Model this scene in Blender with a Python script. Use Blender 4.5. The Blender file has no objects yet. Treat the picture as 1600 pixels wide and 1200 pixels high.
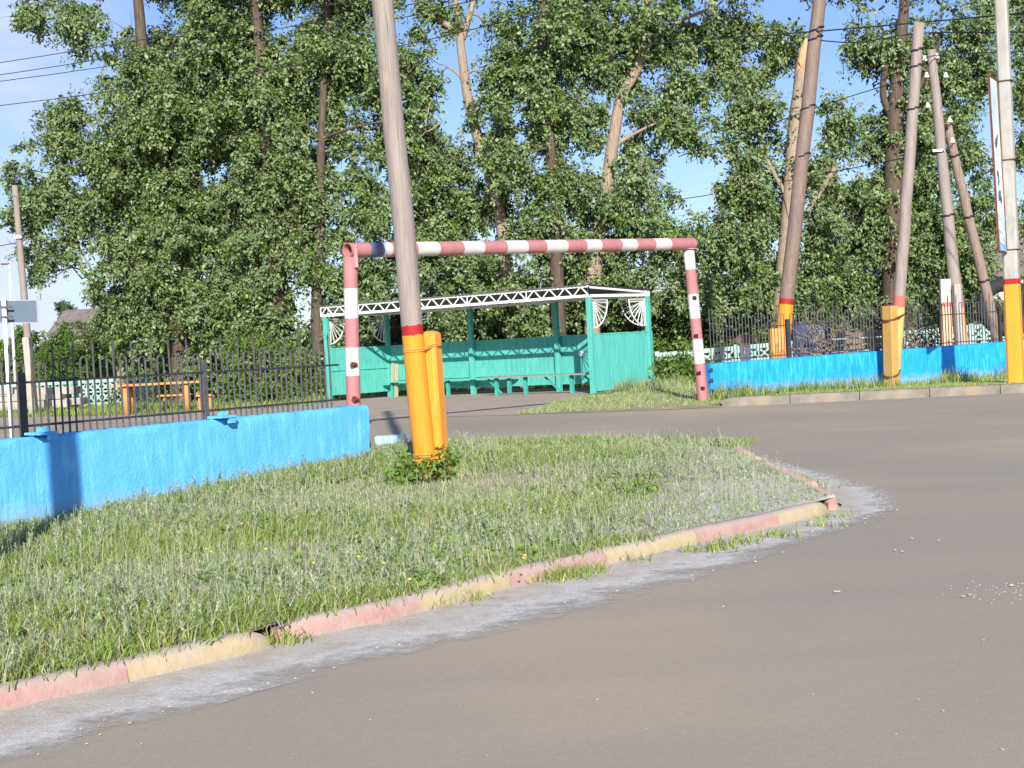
import bpy, math, random
import numpy as np
from mathutils import Vector, Matrix
random.seed(7); RNG = np.random.default_rng(11)
sc = bpy.context.scene
C = sc.collection
# ------------------------------------------------------------------ camera
FPX, CAMH = 2400.0, 1.2
PITCH, ROLL = math.atan(52/2400.0), math.radians(2.98)
F = Vector((0, math.cos(PITCH), -math.sin(PITCH)))
R0 = Vector((1, 0, 0)); U0 = Vector((0, math.sin(PITCH), math.cos(PITCH)))
IR = R0*math.cos(ROLL) - U0*math.sin(ROLL); IU = R0*math.sin(ROLL) + U0*math.cos(ROLL)
cam = bpy.data.cameras.new('camera'); co = bpy.data.objects.new('camera', cam); C.objects.link(co)
cam.sensor_width = 36; cam.lens = 36*FPX/1600; cam.clip_end = 2000; cam.clip_start = 0.05
co.matrix_world = Matrix(((IR.x, IU.x, -F.x, 0), (IR.y, IU.y, -F.y, 0), (IR.z, IU.z, -F.z, CAMH), (0, 0, 0, 1)))
sc.camera = co
# ------------------------------------------------------------------ light
SUN_EL = math.radians(25); SX, SY = 0.078, -0.997          # where the sun stands
w = bpy.data.worlds.new('World'); sc.world = w; w.use_nodes = True
nt = w.node_tree; nt.nodes.clear(); N = nt.nodes.new; L = nt.links.new
out = N('ShaderNodeOutputWorld'); bg = N('ShaderNodeBackground'); sky = N('ShaderNodeTexSky')
sky.sky_type = 'NISHITA'; sky.sun_disc = False; sky.sun_elevation = SUN_EL
sky.sun_rotation = math.atan2(SX, SY); sky.air_density = 1.0; sky.dust_density = 0.4; sky.ozone_density = 2.2
bg.inputs['Strength'].default_value = 0.10
tc = N('ShaderNodeTexCoord'); mp = N('ShaderNodeMapping'); mp.inputs['Scale'].default_value = (2.2, 2.2, 7.0)
mp.inputs['Location'].default_value = (0.35, 0.1, 0.62)
ns = N('ShaderNodeTexNoise'); ns.inputs['Scale'].default_value = 2.6; ns.inputs['Detail'].default_value = 7; ns.inputs['Roughness'].default_value = 0.55
cr = N('ShaderNodeValToRGB'); cr.color_ramp.elements[0].position = 0.40; cr.color_ramp.elements[1].position = 0.62
sx = N('ShaderNodeSeparateXYZ')
side = N('ShaderNodeMapRange'); side.inputs['From Min'].default_value = -0.20; side.inputs['From Max'].default_value = -0.29   # a bank of thin cloud in the west
mul = N('ShaderNodeMath'); mul.operation = 'MULTIPLY'; mul2 = N('ShaderNodeMath'); mul2.operation = 'MULTIPLY'; mul2.inputs[1].default_value = 0.75
mx = N('ShaderNodeMix'); mx.data_type = 'RGBA'; mx.inputs['B'].default_value = (5.6, 6.2, 8.2, 1)
hz = N('ShaderNodeMix'); hz.data_type = 'RGBA'; hz.blend_type = 'MULTIPLY'; hz.inputs['Factor'].default_value = 1.0; hz.inputs['B'].default_value = (0.80, 0.86, 1.16, 1)
L(tc.outputs['Generated'], mp.inputs['Vector']); L(mp.outputs[0], ns.inputs['Vector']); L(ns.outputs[0], cr.inputs[0])
L(tc.outputs['Generated'], sx.inputs[0]); L(sx.outputs['X'], side.inputs['Value'])
L(cr.outputs[0], mul.inputs[0]); L(side.outputs[0], mul.inputs[1]); L(mul.outputs[0], mul2.inputs[0])
L(sky.outputs[0], hz.inputs['A']); L(hz.outputs['Result'], mx.inputs['A']); L(mul2.outputs[0], mx.inputs['Factor'])
L(mx.outputs['Result'], bg.inputs['Color']); L(bg.outputs[0], out.inputs['Surface'])
sl = bpy.data.lights.new('sun', 'SUN'); sl.energy = 5.0; sl.angle = math.radians(0.5); sl.color = (1.0, 0.955, 0.88)
so = bpy.data.objects.new('sun', sl); C.objects.link(so)
TO_SUN = Vector((SX*math.cos(SUN_EL), SY*math.cos(SUN_EL), math.sin(SUN_EL)))
so.rotation_euler = TO_SUN.to_track_quat('Z', 'Y').to_euler(); so.location = (5, -20, 30)
vs = sc.view_settings; vs.view_transform = 'Standard'; vs.look = 'None'; vs.gamma = 1; vs.exposure = 0.44
sc.cycles.max_bounces = 6; sc.cycles.transparent_max_bounces = 8
# ------------------------------------------------------------------ surveying: photograph pixel -> place
def ray(px, py): return (F + IR*((px-800)/FPX) + IU*((600-py)/FPX))
def V(px, py, Y):
    d = ray(px, py); t = Y/d.y; return Vector((d.x*t, Y, CAMH + d.z*t))
def G(px, py, z=0.0):
    d = ray(px, py); t = (z-CAMH)/d.z; return Vector((d.x*t, d.y*t, z))
# ------------------------------------------------------------------ materials
MATS = {}
def newmat(name):
    m = bpy.data.materials.new(name); m.use_nodes = True; t = m.node_tree; t.nodes.clear()
    o = t.nodes.new('ShaderNodeOutputMaterial'); b = t.nodes.new('ShaderNodeBsdfPrincipled'); t.links.new(b.outputs[0], o.inputs[0])
    return m, t, b, o
def c4(c, k=1.0): return (c[0]*k, c[1]*k, c[2]*k, 1)
def noise(t, vec, scale, detail=4, rough=0.55, dist=0.0):
    n = t.nodes.new('ShaderNodeTexNoise'); n.inputs['Scale'].default_value = scale; n.inputs['Detail'].default_value = detail
    n.inputs['Roughness'].default_value = rough; n.inputs['Distortion'].default_value = dist; t.links.new(vec, n.inputs['Vector']); return n.outputs[0]
def ramp(t, val, stops, const=False):
    r = t.nodes.new('ShaderNodeValToRGB'); e = r.color_ramp.elements
    if const: r.color_ramp.interpolation = 'CONSTANT'
    while len(e) < len(stops): e.new(0.5)
    for k, (p, c) in enumerate(stops):
        e[k].position = p; e[k].color = c if isinstance(c, tuple) and len(c) == 4 else ((c[0], c[1], c[2], 1) if isinstance(c, tuple) else (c, c, c, 1))
    t.links.new(val, r.inputs[0]); return r.outputs[0]
def mix(t, f, a, b, mode='MIX'):
    m = t.nodes.new('ShaderNodeMix'); m.data_type = 'RGBA'; m.blend_type = mode
    for key, v in (('Factor', f), ('A', a), ('B', b)):
        if isinstance(v, (int, float)): m.inputs[key].default_value = v
        elif isinstance(v, tuple): m.inputs[key].default_value = v if len(v) == 4 else (*v, 1)
        else: t.links.new(v, m.inputs[key])
    return m.outputs['Result']
def coords(t, scale=(1, 1, 1), uv=False):
    tcn = t.nodes.new('ShaderNodeTexCoord'); m = t.nodes.new('ShaderNodeMapping'); m.inputs['Scale'].default_value = scale
    t.links.new(tcn.outputs['UV' if uv else 'Object'], m.inputs['Vector']); return m.outputs[0]
def bump(t, b, h, strength=0.3, dist=0.01):
    n = t.nodes.new('ShaderNodeBump'); n.inputs['Strength'].default_value = strength; n.inputs['Distance'].default_value = dist
    t.links.new(h, n.inputs['Height']); t.links.new(n.outputs[0], b.inputs['Normal'])
def M(name, col, rough=0.8, var=0.18, scale=6.0, stretch=(1, 1, 1), bmp=0.25, bscale=40, bdist=0.006, dirt=None, dirt_amt=0.5, metal=0.0, spec=0.3):
    if name in MATS: return MATS[name]
    m, t, b, o = newmat(name); v = coords(t, stretch)
    n1 = noise(t, v, scale, 5)
    c = ramp(t, n1, [(0.28, c4(col, 1-var)), (0.72, c4(col, 1+var))])
    if dirt:
        d = ramp(t, noise(t, v, scale*0.55, 7, 0.65), [(0.60-0.2*dirt_amt, 0.0), (0.80-0.2*dirt_amt, 1.0)])
        c = mix(t, d, c, c4(dirt))
    t.links.new(c, b.inputs['Base Color']); b.inputs['Roughness'].default_value = rough; b.inputs['Metallic'].default_value = metal
    b.inputs['Specular IOR Level'].default_value = spec
    if bmp: bump(t, b, noise(t, v, bscale, 5), bmp, bdist)
    MATS[name] = m; return m
# painted things
def wall_blue(name, col, streak, dark):
    m, t, b, o = newmat(name)
    v = coords(t, (5, 5, 0.55)); v2 = coords(t)
    s = noise(t, v, 5.0, 6, 0.6)
    c = ramp(t, s, [(0.34, c4(dark)), (0.50, c4(col)), (0.66, c4(streak))])
    blot = ramp(t, noise(t, v2, 1.7, 4), [(0.35, 0.0), (0.7, 0.75)])
    c = mix(t, blot, c, c4(col))
    scuff = ramp(t, noise(t, v2, 9, 8, 0.7), [(0.70, 0.0), (0.76, 0.5)])
    c = mix(t, scuff, c, (0.30, 0.62, 0.90, 1))
    geo = t.nodes.new('ShaderNodeNewGeometry'); sp = t.nodes.new('ShaderNodeSeparateXYZ'); t.links.new(geo.outputs['Position'], sp.inputs[0])
    mu = t.nodes.new('ShaderNodeMath'); mu.operation = 'MULTIPLY_ADD'; t.links.new(noise(t, v2, 6, 6, .65), mu.inputs[0]); mu.inputs[1].default_value = -0.35; t.links.new(sp.outputs['Z'], mu.inputs[2])
    ms_ = t.nodes.new('ShaderNodeMapRange'); ms_.inputs['From Min'].default_value = 0.13; ms_.inputs['From Max'].default_value = 0.02; ms_.inputs['To Max'].default_value = 0.45; t.links.new(mu.outputs[0], ms_.inputs['Value'])
    c = mix(t, ms_.outputs[0], c, (0.36, 0.42, 0.42, 1))      # mud splashed up from the foot
    t.links.new(c, b.inputs['Base Color']); b.inputs['Roughness'].default_value = 0.5; b.inputs['Specular IOR Level'].default_value = 0.35
    h = mix(t, 0.5, noise(t, v2, 9, 7, 0.62, 0.6), noise(t, v2, 38, 4)); bump(t, b, h, 0.5, 0.022)
    MATS[name] = m; return m
BLUE = wall_blue('blue_wall_paint', (0.125, 0.49, 0.92), (0.20, 0.59, 0.94), (0.095, 0.45, 0.90))
BLUE_DEEP = wall_blue('deep_blue_wall_paint', (0.015, 0.33, 0.86), (0.06, 0.50, 0.92), (0.008, 0.24, 0.78))
ORANGE = M('orange_paint', (0.87, 0.325, 0.03), 0.45, 0.10, 4, (6, 6, 0.6), 0.5, 30, 0.01)
STEEL = M('dark_fence_paint', (0.035, 0.035, 0.04), 0.5, 0.3, 20, dirt=(0.10, 0.06, 0.04), dirt_amt=0.2)
STEEL_PALE = M('weathered_fence_steel', (0.09, 0.09, 0.095), 0.5, 0.3, 20, dirt=(0.12, 0.07, 0.05), dirt_amt=0.3)
BLACK = M('black_post_paint', (0.012, 0.013, 0.018), 0.4, 0.2)
GREEN = M('turquoise_paint', (0.085, 0.43, 0.36), 0.6, 0.18, 3.5, (6, 6, 0.7), 0.35, 22, 0.01, dirt=(0.13, 0.50, 0.40), dirt_amt=0.6)
GREEN_D = M('turquoise_frame_paint', (0.05, 0.36, 0.29), 0.55, 0.15, 6)
WHITE = M('white_metal_paint', (0.78, 0.78, 0.76), 0.5, 0.06, 10, dirt=(0.42, 0.33, 0.27), dirt_amt=-0.1)
GREYWOOD = M('grey_bench_wood', (0.27, 0.27, 0.22), 0.85, 0.25, 6, (1, 1, 6), 0.5, 40, dirt=(0.12, 0.25, 0.2), dirt_amt=0.4)
ROOFSHEET = M('old_roof_sheet', (0.16, 0.15, 0.15), 0.8, 0.2, 4)
CONC = M('bare_concrete', (0.42, 0.38, 0.32), 0.9, 0.18, 2.5, dirt=(0.28, 0.25, 0.21), dirt_amt=0.4, bscale=60)
CONC_W = M('pale_concrete', (0.40, 0.385, 0.34), 0.85, 0.15, 3, (2, 2, 0.7), dirt=(0.27, 0.26, 0.22), dirt_amt=0.5, bscale=60)
CONC_K = M('kerb_concrete', (0.21, 0.19, 0.155), 0.9, 0.25, 4, dirt=(0.30, 0.24, 0.165), dirt_amt=0.6, bscale=60)
LATT = M('lattice_paint', (0.40, 0.52, 0.47), 0.8, 0.18, 3, dirt=(0.20, 0.40, 0.38), dirt_amt=0.7)
WIRE = M('wire_black', (0.03, 0.03, 0.035), 0.5, 0.1)
TIEWIRE = M('painted_tie_wire', (0.62, 0.30, 0.06), 0.5, 0.2)
RUST = M('rust', (0.16, 0.05, 0.025), 0.8, 0.3, 20)
def wood_mat(name, a, b_, grey=(0.40, 0.35, 0.31)):
    m, t, b, o = newmat(name)
    v = coords(t, (14, 14, 0.7)); g = noise(t, v, 3.0, 7, 0.6, 0.3)
    c = ramp(t, g, [(0.30, c4(a)), (0.55, c4(b_)), (0.75, c4(grey))])
    crk = ramp(t, noise(t, coords(t, (26, 26, 0.35)), 2.2, 3, 0.5), [(0.655, 0.0), (0.70, 0.85)])
    c = mix(t, crk, c, c4(a, 0.45))
    warm = ramp(t, noise(t, coords(t, (3, 3, 1.2)), 3, 3), [(0.62, 0.0), (0.75, 0.4)])
    c = mix(t, warm, c, (0.44, 0.29, 0.19, 1))
    t.links.new(c, b.inputs['Base Color']); b.inputs['Roughness'].default_value = 0.85; b.inputs['Specular IOR Level'].default_value = 0.2
    bump(t, b, g, 0.7, 0.012); MATS[name] = m; return m
WOOD = wood_mat('weathered_pole_wood', (0.23, 0.19, 0.165), (0.31, 0.265, 0.225), (0.36, 0.31, 0.27))
WOOD_B = wood_mat('brown_pole_wood', (0.19, 0.14, 0.11), (0.30, 0.23, 0.18), (0.36, 0.28, 0.23))
BARK = wood_mat('poplar_bark', (0.05, 0.04, 0.03), (0.12, 0.09, 0.065), (0.22, 0.17, 0.125))
BARK_P = wood_mat('pale_poplar_bark', (0.20, 0.15, 0.105), (0.36, 0.28, 0.20), (0.46, 0.37, 0.27))
TORN = M('torn_fresh_wood', (0.68, 0.40, 0.20), 0.8, 0.3, 8, (4, 4, 0.8), 0.8, 30, 0.02, dirt=(0.35, 0.2, 0.12), dirt_amt=0.5)
# bands along a tube (uv.x = metres along it)
def banded(name, total, bands, edge=0.02, rough=0.6, wear=0.3, base=None, streaks=False, dirtc=(0.45, 0.30, 0.24)):
    """bands: [(start metre, colour)]"""
    m, t, b, o = newmat(name)
    tcn = t.nodes.new('ShaderNodeTexCoord'); sp = t.nodes.new('ShaderNodeSeparateXYZ'); t.links.new(tcn.outputs['UV'], sp.inputs[0])
    v = coords(t); n = noise(t, v, 14, 4)
    ma = t.nodes.new('ShaderNodeMath'); ma.operation = 'MULTIPLY_ADD'; t.links.new(n, ma.inputs[0]); ma.inputs[1].default_value = edge*2
    t.links.new(sp.outputs['X'], ma.inputs[2])
    dv = t.nodes.new('ShaderNodeMath'); dv.operation = 'DIVIDE'; t.links.new(ma.outputs[0], dv.inputs[0]); dv.inputs[1].default_value = total + edge
    c = ramp(t, dv.outputs[0], [(min(1, (p+edge)/(total+edge)) if p > 0 else 0, c4(col)) for p, col in bands], True)
    va = ramp(t, noise(t, coords(t, (7, 7, 0.8)) if streaks else v, 6, 6, 0.65), [(0.3, 0.80), (0.7, 1.0)])
    c = mix(t, 1.0, c, va, 'MULTIPLY')
    wr = ramp(t, noise(t, v, 11, 8, 0.7), [(0.70-0.1*wear, 0.0), (0.80-0.1*wear, 0.7)])
    c = mix(t, wr, c, c4(dirtc))
    if base is not None:      # weathered wood showing where no paint is
        g = noise(t, coords(t, (34, 34, 0.9)), 3.0, 7, 0.6, 0.2)
        wc = ramp(t, g, [(0.30, c4(base[0])), (0.50, c4(base[1])), (0.70, c4(base[2]))]); wc = mix(t, 1.0, wc, ramp(t, noise(t, coords(t, (6, 6, 0.6)), 2.5, 4), [(0.3, 0.82), (0.7, 1.08)]), 'MULTIPLY')
        crk = ramp(t, noise(t, coords(t, (26, 26, 0.35)), 2.2, 3, 0.5), [(0.655, 0.0), (0.70, 0.8)])
        wc = mix(t, crk, wc, c4(base[0], 0.5))
        warm = ramp(t, noise(t, coords(t, (3, 3, 1.2)), 3, 3), [(0.62, 0.0), (0.75, 0.45)])
        wc = mix(t, warm, wc, (0.46, 0.30, 0.20, 1))
        gt = t.nodes.new('ShaderNodeMath'); gt.operation = 'GREATER_THAN'; t.links.new(ma.outputs[0], gt.inputs[0]); gt.inputs[1].default_value = base[3] + edge
        c = mix(t, gt.outputs[0], c, wc)
        bump(t, b, g, 0.7, 0.012)
    else: bump(t, b, noise(t, v, 30, 5), 0.35, 0.01)
    t.links.new(c, b.inputs['Base Color']); b.inputs['Roughness'].default_value = rough; b.inputs['Specular IOR Level'].default_value = 0.3
    return m
# ------------------------------------------------------------------ mesh helpers
class MB:
    def __init__(s): s.v = []; s.f = []; s.uv = []; s.mi = []
    def add(s, vs, fs, uvs=None, mi=0):
        o = len(s.v); s.v += [Vector(p) for p in vs]; s.f += [tuple(i+o for i in f) for f in fs]
        s.uv += (uvs if uvs else [(0.0, 0.0)]*len(vs)); s.mi += [mi]*len(fs)
    def box(s, c, size, ax=None, mi=0):
        c = Vector(c); X, Y, Z = ax if ax else (Vector((1, 0, 0)), Vector((0, 1, 0)), Vector((0, 0, 1)))
        hx, hy, hz_ = size[0]/2, size[1]/2, size[2]/2
        vs = [c + X*(hx*i) + Y*(hy*j) + Z*(hz_*k) for i, j, k in ((-1,-1,-1),(1,-1,-1),(1,1,-1),(-1,1,-1),(-1,-1,1),(1,-1,1),(1,1,1),(-1,1,1))]
        s.add(vs, [(0,3,2,1),(4,5,6,7),(0,1,5,4),(1,2,6,5),(2,3,7,6),(3,0,4,7)], mi=mi)
    def bar(s, a, b, wd, dp=None, side=None, mi=0):
        a, b = Vector(a), Vector(b); d = b-a; ln = d.length; Z = d.normalized()
        sd = Vector(side) if side else (Vector((0,0,1)) if abs(Z.z) < 0.9 else Vector((1,0,0)))
        X = Z.cross(sd).normalized(); Y = Z.cross(X).normalized()
        s.box((a+b)/2, (wd, dp or wd, ln), (X, Y, Z), mi)
    def tube(s, pts, rad, seg=10, caps=True, jit=0.0, u0=0.0, hollow=False, mi=0):
        pts = [Vector(p) for p in pts]; n = len(pts)
        rad = [rad]*n if isinstance(rad, (int, float)) else rad
        vs, uvs, fs = [], [], []; u = u0; prev = None
        for i, p in enumerate(pts):
            d = (pts[min(i+1, n-1)] - pts[max(i-1, 0)]).normalized()
            if prev is None: X = d.orthogonal().normalized()
            else: X = (prev - d*prev.dot(d)).normalized()
            prev = X; Y = d.cross(X)
            if i: u += (p-pts[i-1]).length
            for k in range(seg):
                a = 2*math.pi*k/seg; r = rad[i]*(1+(random.uniform(-jit, jit) if jit else 0))
                vs.append(p + X*(r*math.cos(a)) + Y*(r*math.sin(a))); uvs.append((u, k/seg))
        for i in range(n-1):
            for k in range(seg):
                fs.append((i*seg+k, i*seg+(k+1) % seg, (i+1)*seg+(k+1) % seg, (i+1)*seg+k))
        if caps and seg > 2: fs.append(tuple(range(seg-1, -1, -1))); fs.append(tuple((n-1)*seg+k for k in range(seg)))
        s.add(vs, fs, uvs, mi)
    def build(s, name, mat, parent=None, smooth=False, base=None, bevel=0):
        me = bpy.data.meshes.new(name)
        org = parent_world(parent) if parent is not None else (Vector(base) if base is not None else Vector((0, 0, 0)))
        me.from_pydata([tuple(p-org) for p in s.v], [], s.f)
        uvl = me.uv_layers.new(name='UVMap'); li = np.empty(len(me.loops), dtype=np.int32); me.loops.foreach_get('vertex_index', li)
        uvl.data.foreach_set('uv', np.array(s.uv, dtype=np.float32)[li].ravel())
        for m in (mat if isinstance(mat, (list, tuple)) else [mat]): me.materials.append(m)
        me.polygons.foreach_set('material_index', s.mi)
        if smooth: me.polygons.foreach_set('use_smooth', [True]*len(me.polygons))
        me.update(); o = bpy.data.objects.new(name, me); C.objects.link(o)
        if parent is not None: o.parent = parent
        else: o.location = org
        if smooth == 'auto' or bevel:
            pass
        if bevel:
            bm = o.modifiers.new('bevel', 'BEVEL'); bm.width = bevel; bm.segments = 2; bm.limit_method = 'ANGLE'
        return o
def parent_world(p):
    v = Vector(p.location)
    while p.parent is not None: p = p.parent; v += Vector(p.location)
    return v
def tag(o, label=None, cat=None, group=None, kind=None):
    if label: o['label'] = label
    if cat: o['category'] = cat
    if group: o['group'] = group
    if kind: o['kind'] = kind
    return o
def thing(name, label, cat, loc, group=None):
    o = bpy.data.objects.new(name, None); C.objects.link(o); o.location = loc; o.empty_display_size = 0.2
    return tag(o, label, cat, group)
def npmesh(name, verts, quads, mat, col=None, parent=None, base=(0, 0, 0), nper=4, smooth=False):
    """verts (n,3) float, quads (m,nper) int"""
    org = np.array(parent_world(parent) if parent is not None else Vector(base))
    me = bpy.data.meshes.new(name); nv, nf = len(verts), len(quads)
    me.vertices.add(nv); me.vertices.foreach_set('co', (verts-org).astype(np.float32).ravel())
    me.loops.add(nf*nper); me.loops.foreach_set('vertex_index', quads.astype(np.int32).ravel())
    me.polygons.add(nf); me.polygons.foreach_set('loop_start', np.arange(0, nf*nper, nper, dtype=np.int32))
    if hasattr(me.polygons[0], 'loop_total'):
        try: me.polygons.foreach_set('loop_total', np.full(nf, nper, dtype=np.int32))
        except Exception: pass
    me.update(calc_edges=True)
    if col is not None:
        a = me.color_attributes.new('tint', 'FLOAT_COLOR', 'POINT'); a.data.foreach_set('color', np.c_[col, np.ones(nv)].astype(np.float32).ravel())
    me.materials.append(mat)
    if smooth: me.polygons.foreach_set('use_smooth', [True]*nf)
    o = bpy.data.objects.new(name, me); C.objects.link(o)
    if parent is not None: o.parent = parent
    else: o.location = Vector(base)
    return o
# ------------------------------------------------------------------ heights of the grass island
def hisl(x, y):
    d2 = (x+1.3)**2 + (y-14.5)**2
    tipk = min(1, max(0, (x-0.2*(y-8)-0.6)/0.9))
    return 0.095 + 0.006*tipk + 0.19*math.exp(-d2/9.0) + 0.012*math.sin(x*2.3+y*1.1)*math.sin(y*1.7-x)
# ------------------------------------------------------------------ GROUND
def ground_mat():
    m, t, b, o = newmat('dry_ground'); v = coords(t)
    c = ramp(t, noise(t, v, 0.35, 8, 0.6), [(0.38, (0.13, 0.16, 0.06)), (0.52, (0.20, 0.19, 0.10)), (0.66, (0.30, 0.25, 0.18))])
    c = mix(t, 1.0, c, ramp(t, noise(t, v, 9, 6), [(0.3, 0.75), (0.7, 1.0)]), 'MULTIPLY')
    t.links.new(c, b.inputs['Base Color']); b.inputs['Roughness'].default_value = 0.95; bump(t, b, noise(t, v, 6, 8), 0.8, 0.05); return m
def road_mat():
    m, t, b, o = newmat('dusty_asphalt'); v = coords(t)
    c = ramp(t, noise(t, v, 0.22, 5, 0.5, 0.5), [(0.32, (0.325, 0.285, 0.232)), (0.50, (0.362, 0.312, 0.240)), (0.66, (0.445, 0.355, 0.245))])
    trk = ramp(t, noise(t, coords(t, (0.12, 1.0, 1)), 1.1, 4), [(0.45, 0.0), (0.7, 0.6)])
    c = mix(t, trk, c, (0.318, 0.280, 0.236, 1))
    agg = ramp(t, noise(t, v, 150, 2), [(0.30, 0.86), (0.5, 1.0), (0.74, 1.16)]); c = mix(t, 1.0, c, agg, 'MULTIPLY')
    agg2 = ramp(t, noise(t, v, 26, 6, 0.7), [(0.3, 0.93), (0.7, 1.05)]); c = mix(t, 1.0, c, agg2, 'MULTIPLY')
    spk = ramp(t, noise(t, v, 45, 2), [(0.765, 0.0), (0.785, 0.55)]); c = mix(t, spk, c, (0.52, 0.44, 0.35, 1))
    t.links.new(c, b.inputs['Base Color']); b.inputs['Roughness'].default_value = 0.92; b.inputs['Specular IOR Level'].default_value = 0.15
    bump(t, b, mix(t, 0.5, noise(t, v, 110, 3), noise(t, v, 4, 6)), 0.35, 0.006); return m
def dirt_mat():
    m, t, b, o = newmat('packed_dirt'); v = coords(t)
    c = ramp(t, noise(t, v, 1.4, 7, 0.6), [(0.3, (0.34, 0.275, 0.215)), (0.55, (0.41, 0.33, 0.26)), (0.75, (0.47, 0.38, 0.30))])
    c = mix(t, 1.0, c, ramp(t, noise(t, v, 60, 4), [(0.3, 0.85), (0.7, 1.08)]), 'MULTIPLY')
    t.links.new(c, b.inputs['Base Color']); b.inputs['Roughness'].default_value = 0.95; bump(t, b, noise(t, v, 14, 8), 0.5, 0.02); return m
def flat(name, pts, z, mat, thick=0.0):
    mb = MB(); mb.add([(p[0], p[1], z) for p in pts], [tuple(range(len(pts)))]); o = mb.build(name, mat); tag(o, kind='structure'); return o
mb = MB(); S_ = 900
mb.add([(-S_, -120, -0.012), (S_, -120, -0.012), (S_, 1500, -0.012), (-S_, 1500, -0.012)], [(0, 1, 2, 3)]); tag(mb.build('ground', ground_mat()), kind='structure')
ROADM = road_mat()
edge = [G(-500, 672), G(0, 664), G(130, 661), G(300, 658), G(575, 653.5), G(690, 650), G(800, 647.5), G(860, 645.5), G(960, 642), G(1050, 638.5), G(1130, 635), G(1400, 622.5), G(1600, 613), G(2400, 575)]
pts = [(-60, -60), (60, -60), (60, edge[-1].y)] + [(p.x, p.y) for p in reversed(edge)] + [(-60, edge[0].y)]
flat('road', pts, 0.0, ROADM)
# packed earth in front of the shelter
d_in = [(-500, 674), (0, 665.5), (130, 662.5), (300, 659.5), (575, 655), (690, 651.5), (800, 649)]
d_out = [(850, 646.5), (880, 635), (935, 622), (1040, 606), (800, 608), (560, 621), (480, 634), (300, 645), (150, 650), (-500, 661)]
mb = MB(); P_ = [G(*p) for p in d_in+d_out]
mb.add([(p.x, p.y, 0.006) for p in P_], [tuple(range(len(P_)))]); tag(mb.build('dirt_path', dirt_mat()), kind='structure')
# ------------------------------------------------------------------ vegetation material
def leaf_mat(name, trans=0.25, rough=0.5, under=None, spec=0.35):
    m, t, b, o = newmat(name); at = t.nodes.new('ShaderNodeAttribute'); at.attribute_name = 'tint'
    c = at.outputs['Color']
    if under:
        ge = t.nodes.new('ShaderNodeNewGeometry'); k = t.nodes.new('ShaderNodeMath'); k.operation = 'MULTIPLY'; k.inputs[1].default_value = under[1]
        t.links.new(ge.outputs['Backfacing'], k.inputs[0]); c = mix(t, k.outputs[0], c, c4(under[0]))
    t.links.new(c, b.inputs['Base Color']); b.inputs['Roughness'].default_value = rough; b.inputs['Specular IOR Level'].default_value = spec
    tr = t.nodes.new('ShaderNodeBsdfTranslucent'); t.links.new(c, tr.inputs['Color']); ms = t.nodes.new('ShaderNodeMixShader'); ms.inputs[0].default_value = trans
    t.links.new(b.outputs[0], ms.inputs[1]); t.links.new(tr.outputs[0], ms.inputs[2]); t.links.new(ms.outputs[0], o.inputs[0]); return m
LEAF = leaf_mat('poplar_leaf', 0.12, 0.45, ((0.27, 0.33, 0.19), 0.5), 0.28)
BUSHLEAF = leaf_mat('bush_leaf', 0.25, 0.55, ((0.16, 0.24, 0.07), 0.4), 0.2)
GRASSM = leaf_mat('grass_blade', 0.22, 0.6, None, 0.25)
GREEN_P = [(0.088, 0.165, 0.015), (0.135, 0.238, 0.020), (0.050, 0.110, 0.012), (0.185, 0.280, 0.034), (0.33, 0.385, 0.18), (0.050, 0.115, 0.016)]
GREEN_B = [(0.075, 0.150, 0.022), (0.110, 0.200, 0.030), (0.055, 0.115, 0.020), (0.14, 0.23, 0.045)]
GREEN_G = [(0.11, 0.14, 0.085), (0.15, 0.18, 0.11), (0.08, 0.10, 0.06), (0.17, 0.15, 0.10)]
def twig_leaves(cent, rad, per, size, palette, droop=0.55, nt_=11):
    """each centre carries drooping leafy twigs; leaves hang along them"""
    n = len(cent); T = n*nt_; ti = np.repeat(np.arange(n), nt_); d = unit(RNG.normal(size=(T, 3))+np.array([0, 0, 0.25]))
    ln = rad[ti]*RNG.uniform(0.55, 1.55, T); lp = max(4, int(per/nt_)); K = T*lp; tt = np.repeat(np.arange(T), lp); f = RNG.uniform(0.12, 1.0, K)**0.85
    st = cent[ti] + unit(RNG.normal(size=(T, 3)))*(rad[ti]*RNG.uniform(0, .45, T))[:, None]
    p = st[tt] + d[tt]*(ln[tt]*f)[:, None]; p[:, 2] -= (f**2)*ln[tt]*droop*RNG.uniform(0.5, 1.4, T)[tt]
    p += RNG.normal(size=(K, 3))*0.055
    nrm = unit(d[tt]*0.5 + RNG.normal(size=(K, 3))*0.75 + np.array([0, -0.10, 0.40]))
    ax = unit(RNG.normal(size=(K, 3))*0.65 + d[tt]*0.45 + np.array([0, 0, -droop*1.5])); ax = unit(ax - nrm*np.sum(ax*nrm, axis=1, keepdims=True)); sd = np.cross(nrm, ax)
    s = (size*RNG.uniform(0.55, 1.45, K))[:, None]*(0.8+0.5*(RNG.uniform(0, 1, T)[tt]))[:, None]; wd = RNG.uniform(.22, .34, K)[:, None]
    v = np.stack([p, p+ax*s*0.42+sd*s*wd+nrm*s*0.07, p+ax*s, p+ax*s*0.42-sd*s*wd+nrm*s*0.07], axis=1).reshape(-1, 3)
    q = np.arange(K*4).reshape(K, 4); pal = np.array(palette); ct = pal[RNG.integers(0, len(pal), T)]; lc = pal[RNG.integers(0, len(pal), K)]*0.4+ct[tt]*0.6
    return v, q, np.repeat(lc*RNG.uniform(0.75, 1.25, (K, 1)), 4, axis=0)
def unit(a): return a/np.maximum(np.linalg.norm(a, axis=1, keepdims=True), 1e-6)
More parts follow.
